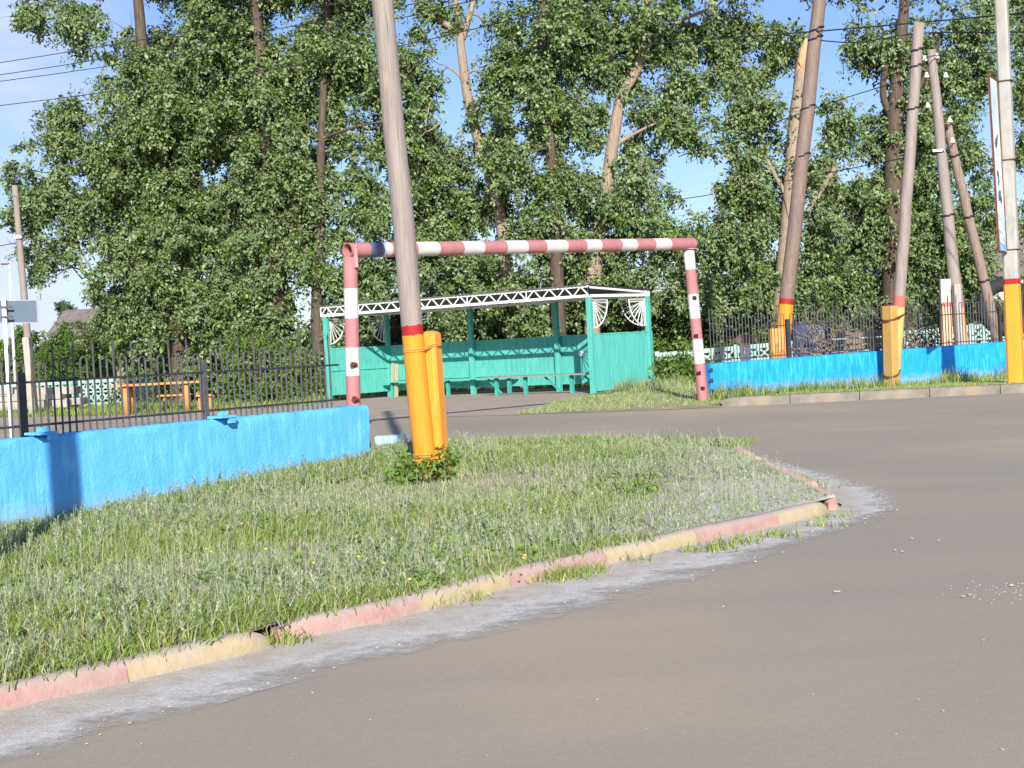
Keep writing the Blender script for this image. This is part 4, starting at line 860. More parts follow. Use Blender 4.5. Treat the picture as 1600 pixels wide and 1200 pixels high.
m = MB(); m.tube([V(15.5, 425, 80), V(15, 417, 80), V(12.5, 413, 80), V(8, 412, 80)], 0.045, 7); m.build('arm', WHITE, lamp, smooth=True)
m = MB(); m.box(V(7.5, 412.5, 80), (0.42, 0.16, 0.10)); m.build('lamp_head', M('lamp_head_brown', (0.22, 0.12, 0.10), .5), lamp, bevel=0.03)
sgb = V(20, 700, 17); sgb.z = 0
sg = thing('road_sign', 'grey back of a rectangular sign on a white post at the left edge', 'sign', sgb)
m = MB(); m.tube([sgb, V(5.5, 466, 17)], 0.026, 12); m.build('post', WHITE, sg, smooth=True)
sd1, sd2 = V(-14, 470, 17.06), V(57, 469, 17.06); zc = V(55, 503, 17.06)
sx_ = (sd2-sd1).normalized(); sz_ = (V(8, 467, 17)-sgb).normalized(); sy_ = sz_.cross(sx_).normalized(); hh = (V(57, 469, 17)-zc).length
cc_ = (sd1+sd2)/2 - sz_*(hh/2)
m = MB(); m.box(cc_, ((sd2-sd1).length, 0.012, hh), (sx_, sy_, sz_)); m.build('plate', M('grey_sign_back', (0.11, 0.15, 0.19), 0.6, 0.08), sg, bevel=0.004)
m = MB(); hw = (sd2-sd1).length/2
for k in (-1, 1): m.bar(cc_+sx_*(-hw)+sz_*(k*hh/2), cc_+sx_*hw+sz_*(k*hh/2), 0.014, 0.008); m.bar(cc_+sx_*(k*hw)-sz_*(hh/2), cc_+sx_*(k*hw)+sz_*(hh/2), 0.008, 0.014, sx_)
m.build('rim', M('sign_rim', (0.35, 0.38, 0.40), .5), sg)
for k in (-0.22, 0.22):
    m = MB(); c = cc_+sz_*(k*hh)-Vector((0, 0.045, 0)); q_ = V(9, 485, 17); m.bar(Vector((sgb.x+(V(5.5,466,17).x-sgb.x)*0.93, 16.965, c.z))-sx_*0.03, Vector((sgb.x+(V(5.5,466,17).x-sgb.x)*0.93, 16.965, c.z))+sx_*0.10, 0.014, 0.02); m.build('clamp', STEEL_PALE, sg)
# ------------------------------------------------------------------ slabs, table, bench, clutter
def slab(label, px0, px1, pyb, pyt, Y, dp=0.9, rot=0.0, mat=CONC):
    a = V(px0, pyb, Y); b = V(px1, pyb, Y); zt = V((px0+px1)/2, pyt, Y).z; zb_ = V((px0+px1)/2, pyb, Y).z; u = Vector((math.cos(rot), math.sin(rot), 0)); c = Vector(((a.x+b.x)/2, Y+dp/2, (zt+zb_)/2))
    m = MB(); m.box(c, (b.x-a.x, dp, zt-zb_), (u, Vector((-u.y, u.x, 0)), UP)); return tag(m.build('concrete_slab', mat, None, base=(c.x, c.y, zb_), bevel=0.03), label, 'slab', 'broken concrete slabs stacked at far left')
slab('lowest broad concrete slab of the pile at far left', -50, 104, 641, 628, 49, 1.4, 0.02)
slab('short concrete slab at the right of the pile, beside the lowest one', 100, 126, 633, 622, 49.6, 0.9, 0.0)
slab('middle concrete slab with a green edge lying on the lowest one', -50, 96, 627.5, 619, 49.3, 1.2, -0.02)
slab('topmost concrete slab of the pile at far left', 22, 116, 618, 606, 49.6, 0.9, 0.05)
slab('upper left concrete slab reaching out of the picture', -60, 20, 618, 607, 49.5, 0.9, 0.0)
for px in (-20, 80):
    a = V(px, 641, 49.4); m = MB(); m.box((a.x, 49.8, a.z/2-0.002), (0.3, 0.6, max(0.05, a.z-0.004))); tag(m.build('support_block', CONC, None, base=(a.x, 49.8, 0)), 'concrete block under the slab pile, '+('left' if px < 0 else 'right')+' one', 'block', 'blocks under the slab pile')
ORW = M('orange_table_wood', (0.62, 0.27, 0.08), 0.6, 0.15, 5, (1, 4, 4))
ta = V(170, 607, 41.5); tb_ = V(329, 603, 42.6)
tbl = thing('table', 'long orange wooden table on three round legs behind the left fence', 'table', ((ta.x+tb_.x)/2, 42, 0))
zt = 0.80; m = MB(); m.bar(Vector((ta.x, 42, zt)), Vector((tb_.x, 42, zt)), 0.08, 0.9, (0, 1, 0)) if False else m.box(((ta.x+tb_.x)/2, 42, zt), (tb_.x-ta.x, 0.85, 0.06)); m.build('tabletop', ORW, tbl, bevel=0.01)
for px, yy in ((201, 41.75), (296, 41.75), (201, 42.3), (316, 42.3)):
    x_ = V(px, 640, 42).x; m = MB(); m.tube([Vector((x_, yy, 0)), Vector((x_, yy, zt-0.03))], [0.075, 0.07], 10); m.build('leg', ORW, tbl, smooth=True)
for (x0_, x1_, yb_, lab) in ((248, 300, 43.6, 'low orange bench behind the orange table'), (308, 332, 41.0, 'small orange bench at the right end of the orange table')):
    a = V(x0_, 625, yb_); b = V(x1_, 625, yb_); r_ = thing('bench', lab, 'bench', ((a.x+b.x)/2, yb_, 0)); m = MB(); m.box(((a.x+b.x)/2, yb_, 0.44), (b.x-a.x, 0.3, 0.05)); m.build('seat', ORW, r_)
    for t__ in (0.18, 0.82): m = MB(); x_ = a.x+(b.x-a.x)*t__; m.tube([Vector((x_, yb_, 0)), Vector((x_, yb_, 0.415))], 0.05, 8); m.build('leg', ORW, r_)
# brush heap, blue barrel, white post, timber behind right fence
random.seed(21)
m = MB(); bh = V(1330, 540, 36.5)
for k in range(170):
    a = Vector((bh.x+random.gauss(0, 0.75), 36.5+random.uniform(-.6, .6), random.uniform(0.4, 1.25))); d_ = Vector((random.uniform(-1, 1), random.uniform(-.5, .5), random.uniform(-0.4, 1))).normalized()*random.uniform(0.4, 0.9)
    limb(m, a, a+d_, 0.014, 0.006, 0.3, 4)
tag(m.build('brush_heap', BARK_P, None, base=(bh.x, 36.5, 0)), 'heap of dry pale cut branches behind the right fence', 'brushwood', kind='stuff')
m = MB(); bh = V(1425, 520, 37)
for k in range(120):
    a = Vector((bh.x+random.gauss(0, 0.45), 37+random.uniform(-.5, .5), random.uniform(0.6, 1.5))); d_ = Vector((random.uniform(-1, 1), random.uniform(-.5, .5), random.uniform(-0.4, 1))).normalized()*random.uniform(0.3, 0.8)
    limb(m, a, a+d_, 0.016, 0.006, 0.4, 4)
tag(m.build('brush_heap', BARK, None, base=(bh.x, 37, 0)), 'tangle of dark dry twigs right of the slim pole with the yellow stub', 'brushwood', kind='stuff')
for (px, lab) in ((1254, 'blue barrel behind the fence, left one of the two'), (1282, 'blue barrel behind the fence, right one of the two')):
    c = V(px, 536, 37.5); r_ = thing('barrel', lab, 'barrel', (c.x, 37.5, 0), 'blue barrels behind the right fence'); m = MB(); h_ = V(px, 505 if px < 1270 else 508, 37.5).z
    m.tube([Vector((c.x, 37.5, z)) for z in (0, .1, h_*.33, h_*.36, h_*.66, h_*.69, h_-.06, h_)], [.22, .25, .26, .245, .26, .245, .25, .21], 16); m.build('body', M('faded_blue_plastic', (0.045, 0.065, 0.12), .7, .2), r_, smooth=True)
    m = MB(); m.tube([Vector((c.x, 37.5, h_)), Vector((c.x, 37.5, h_+.03))], .23, 16); m.build('lid', M('faded_blue_plastic', (0.1, 0.17, 0.34)), r_)
c = V(1165, 560, 38); r_ = thing('white_post', 'short white post with dark cap behind the right fence, left of the leaning pole', 'post', (c.x, 38, 0)); zt_ = V(1165, 535, 38).z
m = MB(); m.box((c.x, 38, zt_/2), (0.24, 0.24, zt_)); m.build('shaft', WHITE, r_, bevel=.01); m = MB(); m.tube([Vector((c.x, 38, zt_)), Vector((c.x, 38, zt_+.08)), Vector((c.x, 38, zt_+.2))], [.32, .32, .1], 10); m.build('cap', M('dark_cap', (0.16, 0.10, 0.08)), r_)
m = MB(); c = V(1390, 552, 36)
for k in range(5): m.box((c.x-0.55+0.0*k, 36.2, 0.55+k*0.15), (1.5, 0.28, 0.115), (Vector((1, 0.03*(k % 2), 0.0)).normalized(), Vector((0, 1, 0)), UP))
tag(m.build('timber_stack', M('old_timber', (0.22, 0.15, 0.11), .85, .25, 4), None, base=(c.x-.5, 36.2, 0), bevel=.01), 'stack of old brown timbers just left of the yellow stub, behind the fence', 'timber')
ty = V(1562, 505, 37); tt = thing('tyre', 'large dark tyre leaning beside the pale concrete pole, behind the fence', 'tyre', (ty.x, 37, 0.4))
m = MB(); rc = V(1572, 480, 37); pts = [rc+Vector((0.55*math.cos(2*math.pi*k/28), 0.15*math.sin(2*math.pi*k/28), 0.55*math.sin(2*math.pi*k/28))) for k in range(28)]; pts.append(pts[0]); pts.append(pts[1])
m.tube(pts, 0.17, 12, False); m.build('tread', M('tyre_rubber', (0.03, 0.03, 0.032), .8, .2), tt, smooth=True)
# ------------------------------------------------------------------ WIRES
def wire(label, pts, r=0.011, sag=0.0, grp=None):
    w_ = [V(*p) for p in pts]; d0 = w_[0]-w_[1]; d1 = w_[-1]-w_[-2]; w_ = smooth_path(w_, 8); m = MB(); m.tube(w_, r, 5, False)
    tag(m.build('overhead_wire', WIRE, None, base=w_[0]), label, 'wire', grp)
GL = 'overhead wires crossing the left trees'; GR = 'overhead wires between the right poles'
wire('uppermost of the wires crossing the left trees', [(-500, 165, 52), (0, 98, 42), (555, 0, 36), (1000, -110, 30)], grp=GL)
wire('second wire from the top crossing the left trees', [(-500, 180, 52), (0, 117, 42), (600, 15, 35.5), (1000, -70, 30)], grp=GL)
wire('third wire from the top crossing the left trees', [(-500, 175, 52), (0, 127, 42), (578, 36, 36), (700, 10, 33), (1000, -60, 30)], grp=GL)
wire('lowest wire crossing the left trees, passing behind the nearest pole', [(-500, 215, 52), (0, 165, 42), (555, 88, 35.5), (622, 73, 35), (930, 0, 31), (1100, -45, 29)], grp=GL)
wire('thick wire running left from the leaning pole to the white pole', [(1000, 70, 36), (1263, 50, 33), (1440, 35, 31.2), (1600, 20, 29), (2000, -20, 24)], 0.016, grp=GR)
wire('wire sagging from the leaning pole past the slim pole', [(1270, 62, 33), (1340, 66, 32.5), (1440, 52, 31.2), (1600, 50, 29), (2000, 40, 24)], 0.014, grp=GR)
wire('wire joining the insulators of the braced pole to the right', [(1435, 105, 31.2), (1464, 86, 34.8), (1600, 80, 33), (2000, 60, 28)], 0.012, grp=GR)
wire('lower wire running left from the braced pole through the trees', [(1060, 245, 45), (1300, 160, 38), (1440, 118, 34.8)], 0.012, grp=GR)
wire('lowest wire seen in the gap left of the snapped poplar', [(900, 335, 52), (1060, 312, 50), (1180, 292, 48), (1448, 240, 35)], 0.013, grp=GR)
wire('upper wire seen in the sky gap right of the brace', [(1484, 190, 35), (1540, 240, 38), (1600, 262, 42), (1900, 330, 60)], 0.013, grp=GR)
wire('lower wire seen in the sky gap right of the brace', [(1488, 222, 35), (1540, 250, 38), (1600, 270, 42), (1900, 340, 60)], 0.013, grp=GR)
wire('wire just above the left end of the striped bar', [(300, 396, 60), (540, 374, 56), (640, 362, 54), (900, 340, 50)], 0.014, grp=None)
wire('thin far wire left of the distant pole', [(-400, 440, 50), (0, 384, 47.5), (25, 371, 47)], 0.014)
# ------------------------------------------------------------------ KERBS, gravel, island
KB = [(-300, 1196), (0, 1117), (204, 1071), (432, 1016), (445, 1008), (600, 976), (662, 960), (800, 922), (952, 885), (1092, 852), (1220, 824), (1302, 803)]
kp = [G(x, y) for x, y in KB]
PINKD, YEL = (0.44, 0.25, 0.21), (0.49, 0.38, 0.215)
def kerb_mat(name, col, dusty=0.62, dc=(0.46, 0.40, 0.33)):
    m, t, b, o = newmat(name); v = coords(t)
    c = ramp(t, noise(t, v, 7, 6), [(0.3, c4(col, 0.88)), (0.7, c4(col, 1.1))])
    chip = ramp(t, noise(t, v, 13, 8, .7), [(0.60, 0.0), (0.68, 0.65)]); c = mix(t, chip, c, (0.42, 0.35, 0.28, 1)); c = mix(t, ramp(t, noise(t, v, 3.5, 6, .6), [(0.40, 0.0), (0.65, 0.5)]), c, (0.44, 0.38, 0.31, 1))
    ge = t.nodes.new('ShaderNodeNewGeometry'); sp = t.nodes.new('ShaderNodeSeparateXYZ'); t.links.new(ge.outputs['Normal'], sp.inputs[0])
    ps = t.nodes.new('ShaderNodeSeparateXYZ'); t.links.new(ge.outputs['Position'], ps.inputs[0])
    dust = ramp(t, sp.outputs['Z'], [(0.5, 0.0), (0.95, dusty)]); c = mix(t, dust, c, c4(dc))      # settled dust on the flat top
    lo = t.nodes.new('ShaderNodeMapRange'); lo.inputs['From Min'].default_value = 0.035; lo.inputs['From Max'].default_value = 0.0; lo.inputs['To Max'].default_value = 0.6; t.links.new(ps.outputs['Z'], lo.inputs['Value'])
    c = mix(t, lo.outputs[0], c, (0.38, 0.34, 0.30, 1))
    t.links.new(c, b.inputs['Base Color']); b.inputs['Roughness'].default_value = 0.85; bump(t, b, noise(t, v, 22, 7, .65), 0.6, 0.012); return m
KPINK = kerb_mat('faded_pink_kerb_paint', PINKD); KYEL = kerb_mat('faded_yellow_kerb_paint', YEL); KPINK2 = kerb_mat('clean_pink_kerb_paint', PINKD, 0.75, (0.74, 0.46, 0.38)); KYEL2 = kerb_mat('clean_yellow_kerb_paint', YEL, 0.75, (0.74, 0.58, 0.36))
def kerb_stone(a, b, label, mat, h=0.092, wd=0.13, rnd0=False, rnd1=False, group='painted kerb stones round the grass island', side=1):
    a, b = Vector(a), Vector(b); u = (b-a); ln = u.length; u.normalize(); nb = Vector((-u.y, u.x, 0))*side; m = MB(); n = max(4, int(ln/0.07)); vs_ = []
    prof = [(0.0, -0.03), (0.002, 0.0), (0.006, 0.03), (0.010, 0.06), (0.016, h-0.018), (0.034, h-0.002), (0.07, h), (wd-0.02, h), (wd, h-0.02), (wd, -0.03)]
    for i in range(n+1):
        t = i/n; k = 1.0
        if rnd0: k = min(k, 0.72+0.28*min(1, t*ln/0.16))
        if rnd1: k = min(k, 0.70+0.30*math.sqrt(max(0, 1-max(0, 1-(1-t)*ln/0.20)**2)))
        for (d, z) in prof:
            jj = 0.0035 if z > 0.01 else 0; kk = k if z > 0 else 1
            ins = (1-k)*0.10
            vs_.append(a+u*(ln*t)+nb*(d+ins*(1 if d < 0.06 else -1)+random.uniform(-jj, jj))+UP*(z*kk+random.uniform(-jj, jj)))
    npf = len(prof); fs_ = [(i*npf+k, (i+1)*npf+k, (i+1)*npf+k+1, i*npf+k+1) for i in range(n) for k in range(npf-1)]+[tuple(range(npf-1, -1, -1)), tuple(n*npf+k for k in range(npf))]
    m.add(vs_, fs_); o = m.build('kerb_stone', mat, None, True, base=(a.x, a.y, 0)); md = o.modifiers.new('edge', 'EDGE_SPLIT'); md.split_angle = math.radians(55); return tag(o, label, 'kerb stone', group)
segs = [(0, 1, KYEL, 'yellow kerb stone out of the picture at lower left'), (1, 2, KPINK, 'faded pink kerb stone at the bottom left corner of the picture'), (2, 3, KYEL, 'nearest yellow kerb stone with a chipped rounded right end'),
        (4, 5, KPINK, 'pink kerb stone with a cracked left end, next after the nearest yellow one'), (5, 6, KPINK, 'short pink kerb piece before the second yellow stone'), (6, 7, KYEL, 'second yellow kerb stone counted from the left'), (7, 8, KPINK, 'pink kerb stone between the second and third yellow ones'),
        (8, 9, KYEL, 'third yellow kerb stone counted from the left'), (9, 10, KPINK, 'last pink kerb stone on the front side before the island tip'), (10, 11, KYEL, 'yellow kerb stone with rounded end at the island tip')]
for i, j, mt, lab in segs: kerb_stone(kp[i], kp[j]-(kp[j]-kp[i]).normalized()*0.006, lab, mt, rnd1=(i in (2, 10)), rnd0=(i == 4))
KB2 = [(1318, 799), (1282, 776), (1235, 755), (1196, 737), (1182, 730), (1156, 713), (1140, 703)]
k2 = [G(x, y) for x, y in KB2]
for i, (mt, lab) in enumerate(((KPINK2, 'pink kerb stone at the right tip, on the back side of the island'), (KPINK2, 'half-buried dusty pink kerb stone second on the back side'), (KPINK2, 'sunken kerb stone overgrown with weeds on the back side'), (KYEL2, 'small yellow kerb piece on the back side'), (KPINK2, 'far pink kerb stone leading up the back side'), (KPINK2, 'farthest pink kerb stone, ending in the grass'))):
    kerb_stone(k2[i], k2[i+1]-(k2[i+1]-k2[i]).normalized()*0.01, lab, mt, h=(0.085, 0.115, 0.12, 0.13, 0.135, 0.13)[i], rnd0=(i == 0), side=1)
# island earth: loft between the kerb line and the back line
def resample(ps, n):
    ps = [Vector(p) for p in ps]; L_ = [0]
    for i in range(1, len(ps)): L_.append(L_[-1]+(ps[i]-ps[i-1]).length)
    o = []
    for k in range(n+1):
        s = L_[-1]*k/n; i = max(0, min(len(ps)-2, next((j-1 for j in range(1, len(L_)) if L_[j] >= s-1e-9), len(ps)-2))); t = (s-L_[i])/max(1e-9, L_[i+1]-L_[i]); o.append(ps[i].lerp(ps[i+1], t))
    return o
def inset(ps, d):
    o = []
    for i, p in enumerate(ps):
        u = (ps[min(i+1, len(ps)-1)]-ps[max(i-1, 0)]).normalized(); o.append(p+Vector((-u.y, u.x, 0))*d)
    return o
extra0 = kp[0]-(kp[1]-kp[0])*1.2
front = inset([extra0]+kp, 0.10)+[G(1306, 796)]
WSb = WS - wn*0.02
backl = [WSb, WA-wn*0.02, WB-wn*0.02, G(582, 722, 0.2), G(640, 712, 0.15), G(735, 697, 0.1), G(900, 692, 0.1), G(1100, 693, 0.1), G(1140, 703, 0.05)]+list(reversed([p+Vector((-0.125, 0.0, 0)) for p in k2[1:-1]]))+[k2[0]+Vector((-0.10, 0.10, 0))]
NA, NB = 110, 46
fr = resample(front, NA); bk = resample(backl, NA)
m = MB(); vs_ = []
for i in range(NA+1):
    for k in range(NB+1):
        t = k/NB; p = fr[i].lerp(bk[i], t); eh = min(1, t*12, (1-t)*12+(.8 if i > NA*0.75 else 0))
        z = hisl(p.x, p.y)*(0.9+0.1*eh) + random.uniform(-.006, .006)*eh - 0.012
        vs_.append((p.x, p.y, z))
fs_ = [(i*(NB+1)+k, (i+1)*(NB+1)+k, (i+1)*(NB+1)+k+1, i*(NB+1)+k+1) for i in range(NA) for k in range(NB)]
# skirt down to the road at the back edge
o0 = len(vs_)
for i in range(NA+1): p = bk[i]; vs_.append((p.x, p.y+0.04, -0.02))
fs_ += [(i*(NB+1)+NB, (i+1)*(NB+1)+NB, o0+i+1, o0+i) for i in range(NA)]
def soil_mat():
    m, t, b, o = newmat('island_soil'); v = coords(t)
    c = ramp(t, noise(t, v, 1.3, 7, .6), [(0.32, (0.24, 0.25, 0.12)), (0.5, (0.36, 0.30, 0.20)), (0.62, (0.46, 0.36, 0.27)), (0.78, (0.50, 0.45, 0.40))])
    ps = t.nodes.new('ShaderNodeSeparateXYZ'); t.links.new(v, ps.inputs[0]); ma = t.nodes.new('ShaderNodeMath'); ma.operation = 'MULTIPLY_ADD'; t.links.new(ps.outputs['Y'], ma.inputs[0]); ma.inputs[1].default_value = -0.2; t.links.new(ps.outputs['X'], ma.inputs[2])
    mb2 = t.nodes.new('ShaderNodeMath'); mb2.operation = 'MULTIPLY_ADD'; t.links.new(noise(t, v, 1.8, 6, .65), mb2.inputs[0]); mb2.inputs[1].default_value = 2.2; t.links.new(ma.outputs[0], mb2.inputs[2])
    mr = t.nodes.new('ShaderNodeMapRange'); mr.inputs['From Min'].default_value = -0.35; mr.inputs['From Max'].default_value = 0.25; mr.inputs['To Max'].default_value = 0.9; t.links.new(mb2.outputs[0], mr.inputs['Value']); c = mix(t, mr.outputs[0], c, (0.56, 0.53, 0.48, 1))      # grey grit blown over the tip
    c = mix(t, 1.0, c, ramp(t, noise(t, v, 40, 5), [(0.3, 0.7), (0.7, 1.1)]), 'MULTIPLY'); t.links.new(c, b.inputs['Base Color']); b.inputs['Roughness'].default_value = 0.95; bump(t, b, noise(t, v, 18, 8, .65), 0.8, 0.03); return m
o1 = len(vs_)
for k in range(NB+1): p = vs_[NA*(NB+1)+k]; vs_.append((p[0], p[1], -0.02))
fs_ += [(NA*(NB+1)+k, NA*(NB+1)+k+1, o1+k+1, o1+k) for k in range(NB)]
m.add(vs_, fs_); SOIL = soil_mat(); tag(m.build('island_earth', SOIL, None, True), kind='structure')
# dust and grit along the kerb
GO = [(-300, 1290), (0, 1196), (200, 1138), (400, 1075), (600, 1025), (800, 978), (1000, 924), (1150, 880), (1300, 830), (1395, 798), (1378, 768), (1290, 742), (1210, 722), (1150, 704)]
GI = [(-300, 1190), (0, 1112), (200, 1066), (400, 1018), (600, 971), (800, 918), (950, 880), (1090, 848), (1300, 799), (1318, 793), (1282, 773), (1235, 753), (1190, 733), (1140, 701)]
go = resample([G(*p) for p in GO], 150); gi = resample([G(*p) for p in GI], 150)
m = MB(); vs_ = []; uv_ = []
for i in range(151):
    for k in range(7): t = k/6; p = gi[i].lerp(go[i], t*1.12); vs_.append((p.x, p.y, 0.004+0.010*(1-t)*(1 if t < 1 else 0))); uv_.append((t, i/150))
m.add(vs_, [(i*7+k, i*7+k+1, (i+1)*7+k+1, (i+1)*7+k) for i in range(150) for k in range(6)], uv_)
def grit_mat():
    mm, t, b, o = newmat('kerbside_grit'); v = coords(t); tcn = t.nodes.new('ShaderNodeTexCoord'); sp = t.nodes.new('ShaderNodeSeparateXYZ'); t.links.new(tcn.outputs['UV'], sp.inputs[0])
    n0 = noise(t, v, 2.6, 8, .68); a0 = t.nodes.new('ShaderNodeMath'); a0.operation = 'MULTIPLY_ADD'; t.links.new(n0, a0.inputs[0]); a0.inputs[1].default_value = 1.6; t.links.new(sp.outputs['X'], a0.inputs[2])
    c = ramp(t, a0.outputs[0], [(0.0, (0.43, 0.36, 0.28)), (0.40, (0.45, 0.385, 0.31))]); c = mix(t, ramp(t, noise(t, v, 7, 7, .7), [(0.42, 0.0), (0.55, 0.8)]), c, (0.52, 0.48, 0.42, 1))
    mq = t.nodes.new('ShaderNodeMapRange'); mq.inputs['From Min'].default_value = 1.15; mq.inputs['From Max'].default_value = 1.35; t.links.new(a0.outputs[0], mq.inputs['Value'])
    c = mix(t, mq.outputs[0], c, ramp(t, noise(t, v, 16, 6, .7), [(0.35, (0.47, 0.44, 0.39)), (0.65, (0.62, 0.595, 0.55))]))
    vo = t.nodes.new('ShaderNodeTexVoronoi'); vo.inputs['Scale'].default_value = 95; t.links.new(v, vo.inputs['Vector'])
    c = mix(t, 1.0, c, ramp(t, noise(t, v, 85, 3), [(0.3, 0.78), (0.7, 1.14)]), 'MULTIPLY'); t.links.new(c, b.inputs['Base Color']); b.inputs['Roughness'].default_value = 0.95
    bump(t, b, mix(t, .5, vo.outputs['Distance'], noise(t, v, 30, 6)), 0.45, 0.008)
    n = noise(t, v, 2.6, 9, .72); ad = t.nodes.new('ShaderNodeMath'); ad.operation = 'MULTIPLY_ADD'; t.links.new(n, ad.inputs[0]); ad.inputs[1].default_value = 1.9; t.links.new(sp.outputs['X'], ad.inputs[2])
    a = ramp(t, ad.outputs[0], [(0.0, 1.0), (0.5, 1.0)]); 
    mr = t.nodes.new('ShaderNodeMapRange'); mr.inputs['From Min'].default_value = 1.52; mr.inputs['From Max'].default_value = 2.06; mr.inputs['To Min'].default_value = 1; mr.inputs['To Max'].default_value = 0; t.links.new(ad.outputs[0], mr.inputs['Value'])
    tp = t.nodes.new('ShaderNodeBsdfTransparent'); ms = t.nodes.new('ShaderNodeMixShader'); t.links.new(mr.outputs[0], ms.inputs[0]); t.links.new(tp.outputs[0], ms.inputs[1]); t.links.new(b.outputs[0], ms.inputs[2]); t.links.new(ms.outputs[0], o.inputs[0]); return mm
tag(m.build('roadside_grit', grit_mat()), 'band of pale grey dust and grit along the kerb', 'grit', kind='stuff')
# loose stones and scraps
m = MB(); random.seed(3)
def pebble(p, r):
    vs_ = []; n = 6
    for k in range(n): a = 2*math.pi*k/n; rr = r*random.uniform(.7, 1.2); vs_.append(Vector((p[0]+rr*math.cos(a), p[1]+rr*math.sin(a), p[2])))
    for k in range(n): a = 2*math.pi*k/n; rr = r*random.uniform(.4, .8); vs_.append(Vector((p[0]+rr*math.cos(a), p[1]+rr*math.sin(a), p[2]+r*random.uniform(.4, .8))))
    m.add(vs_, [(k, (k+1) % n, n+(k+1) % n, n+k) for k in range(n)]+[tuple(range(n, 2*n))], mi=random.choice((0, 0, 0, 1)))
for _ in range(1500):
    i = random.randrange(151); t = random.uniform(0.08, 1.0)**1.0; p = gi[i].lerp(go[i], t*1.03); pebble((p.x+random.uniform(-.06, .06), p.y+random.uniform(-.06, .06), 0.004), random.choice((.003, .004, .005, .006, .009)))
for (x_, y_) in ((292, 1062), (390, 1077), (1398, 860), (1410, 862), (1180, 878), (1310, 925), (1425, 842), (1467, 845), (1305, 925), (1505, 932), (1515, 930), (1580, 915), (120, 1104), (545, 1000), (182, 1112)): 
    p = G(x_, y_, 0.004); pebble((p.x, p.y, .004), random.uniform(.007, .013))
for _ in range(50): p = G(random.uniform(200, 1600), random.uniform(760, 1190)); pebble((p.x, p.y, .002), random.choice((.003, .004, .006)))
for _ in range(130): p = G(random.gauss(1575, 50), random.gauss(925, 9)); pebble((p.x, p.y, .001), random.choice((.002, .003, .005, .006)))
tag(m.build('loose_gravel', [M('pebble_grey', (0.34, 0.31, 0.27), .9, .2), M('pebble_pale', (0.42, 0.37, 0.30), .9, .2)]), 'scattered small stones on the road and beside the kerb', 'gravel', kind='stuff')
# ------------------------------------------------------------------ far kerb at right + verges
fk = [G(1128, 635.5), G(1400, 623), G(1600, 613.5), G(1900, 599)]
def far_kerb(a, b, label): return kerb_stone(a, b, label, rnd0=label.endswith('striped post') and 'next' in label, mat= CONC_K, h=0.16, wd=0.22, group='grey kerb stones along the far verge')
fr_ = resample([fk[0], fk[1], fk[2], fk[3]], 7)
lab_ = ['grey kerb stone next to the right striped post', 'second grey kerb stone right of the striped post', 'third grey kerb stone from the striped post', 'fourth grey kerb stone, before the slim pole with the yellow stub', 'fifth grey kerb stone, left of the pale concrete pole', 'grey kerb stone beyond the right edge of the picture', 'last grey kerb stone beyond the right edge of the picture']
for k in range(7): far_kerb(fr_[k], fr_[k+1]-(fr_[k+1]-fr_[k]).normalized()*0.012, lab_[k])
def verge(name, poly_near, poly_far, zf, n=40, mb_=10):
    a = resample(poly_near, n); b = resample(poly_far, n); m = MB(); vs_ = []
    for i in range(n+1):
        for k in range(mb_+1): t = k/mb_; p = a[i].lerp(b[i], t); vs_.append((p.x, p.y, zf(t, i/n)+(random.uniform(-.008, .008) if k else 0)))
    m.add(vs_, [(i*(mb_+1)+k, (i+1)*(mb_+1)+k, (i+1)*(mb_+1)+k+1, i*(mb_+1)+k+1) for i in range(n) for k in range(mb_)]); tag(m.build(name, SOIL, None, True), kind='structure'); return a, b
vn, vf = verge('verge', [p+Vector((0, .12, 0)) for p in fr_], [RA-rn*0.02, RB_-rn*0.02, RB_+ru*3-rn*.02], lambda t, s: (0.145-0.09*t)*min(1, 0.3+s*3))
en = [G(805, 648.3), G(860, 646.5), G(960, 643.2), G(1050, 639.9), G(1128, 636.6)]; ef = [G(900, 630), G(935, 620), G(1020, 606), G(1060, 602), G(1108, 600)]
wn_, wf_ = verge('grass_bank', en, ef, lambda t, s: 0.006+(0.10*math.sin(math.pi*min(1, t*1.0))*min(1, s*2.5) if t > 0 else 0), 40, 12)
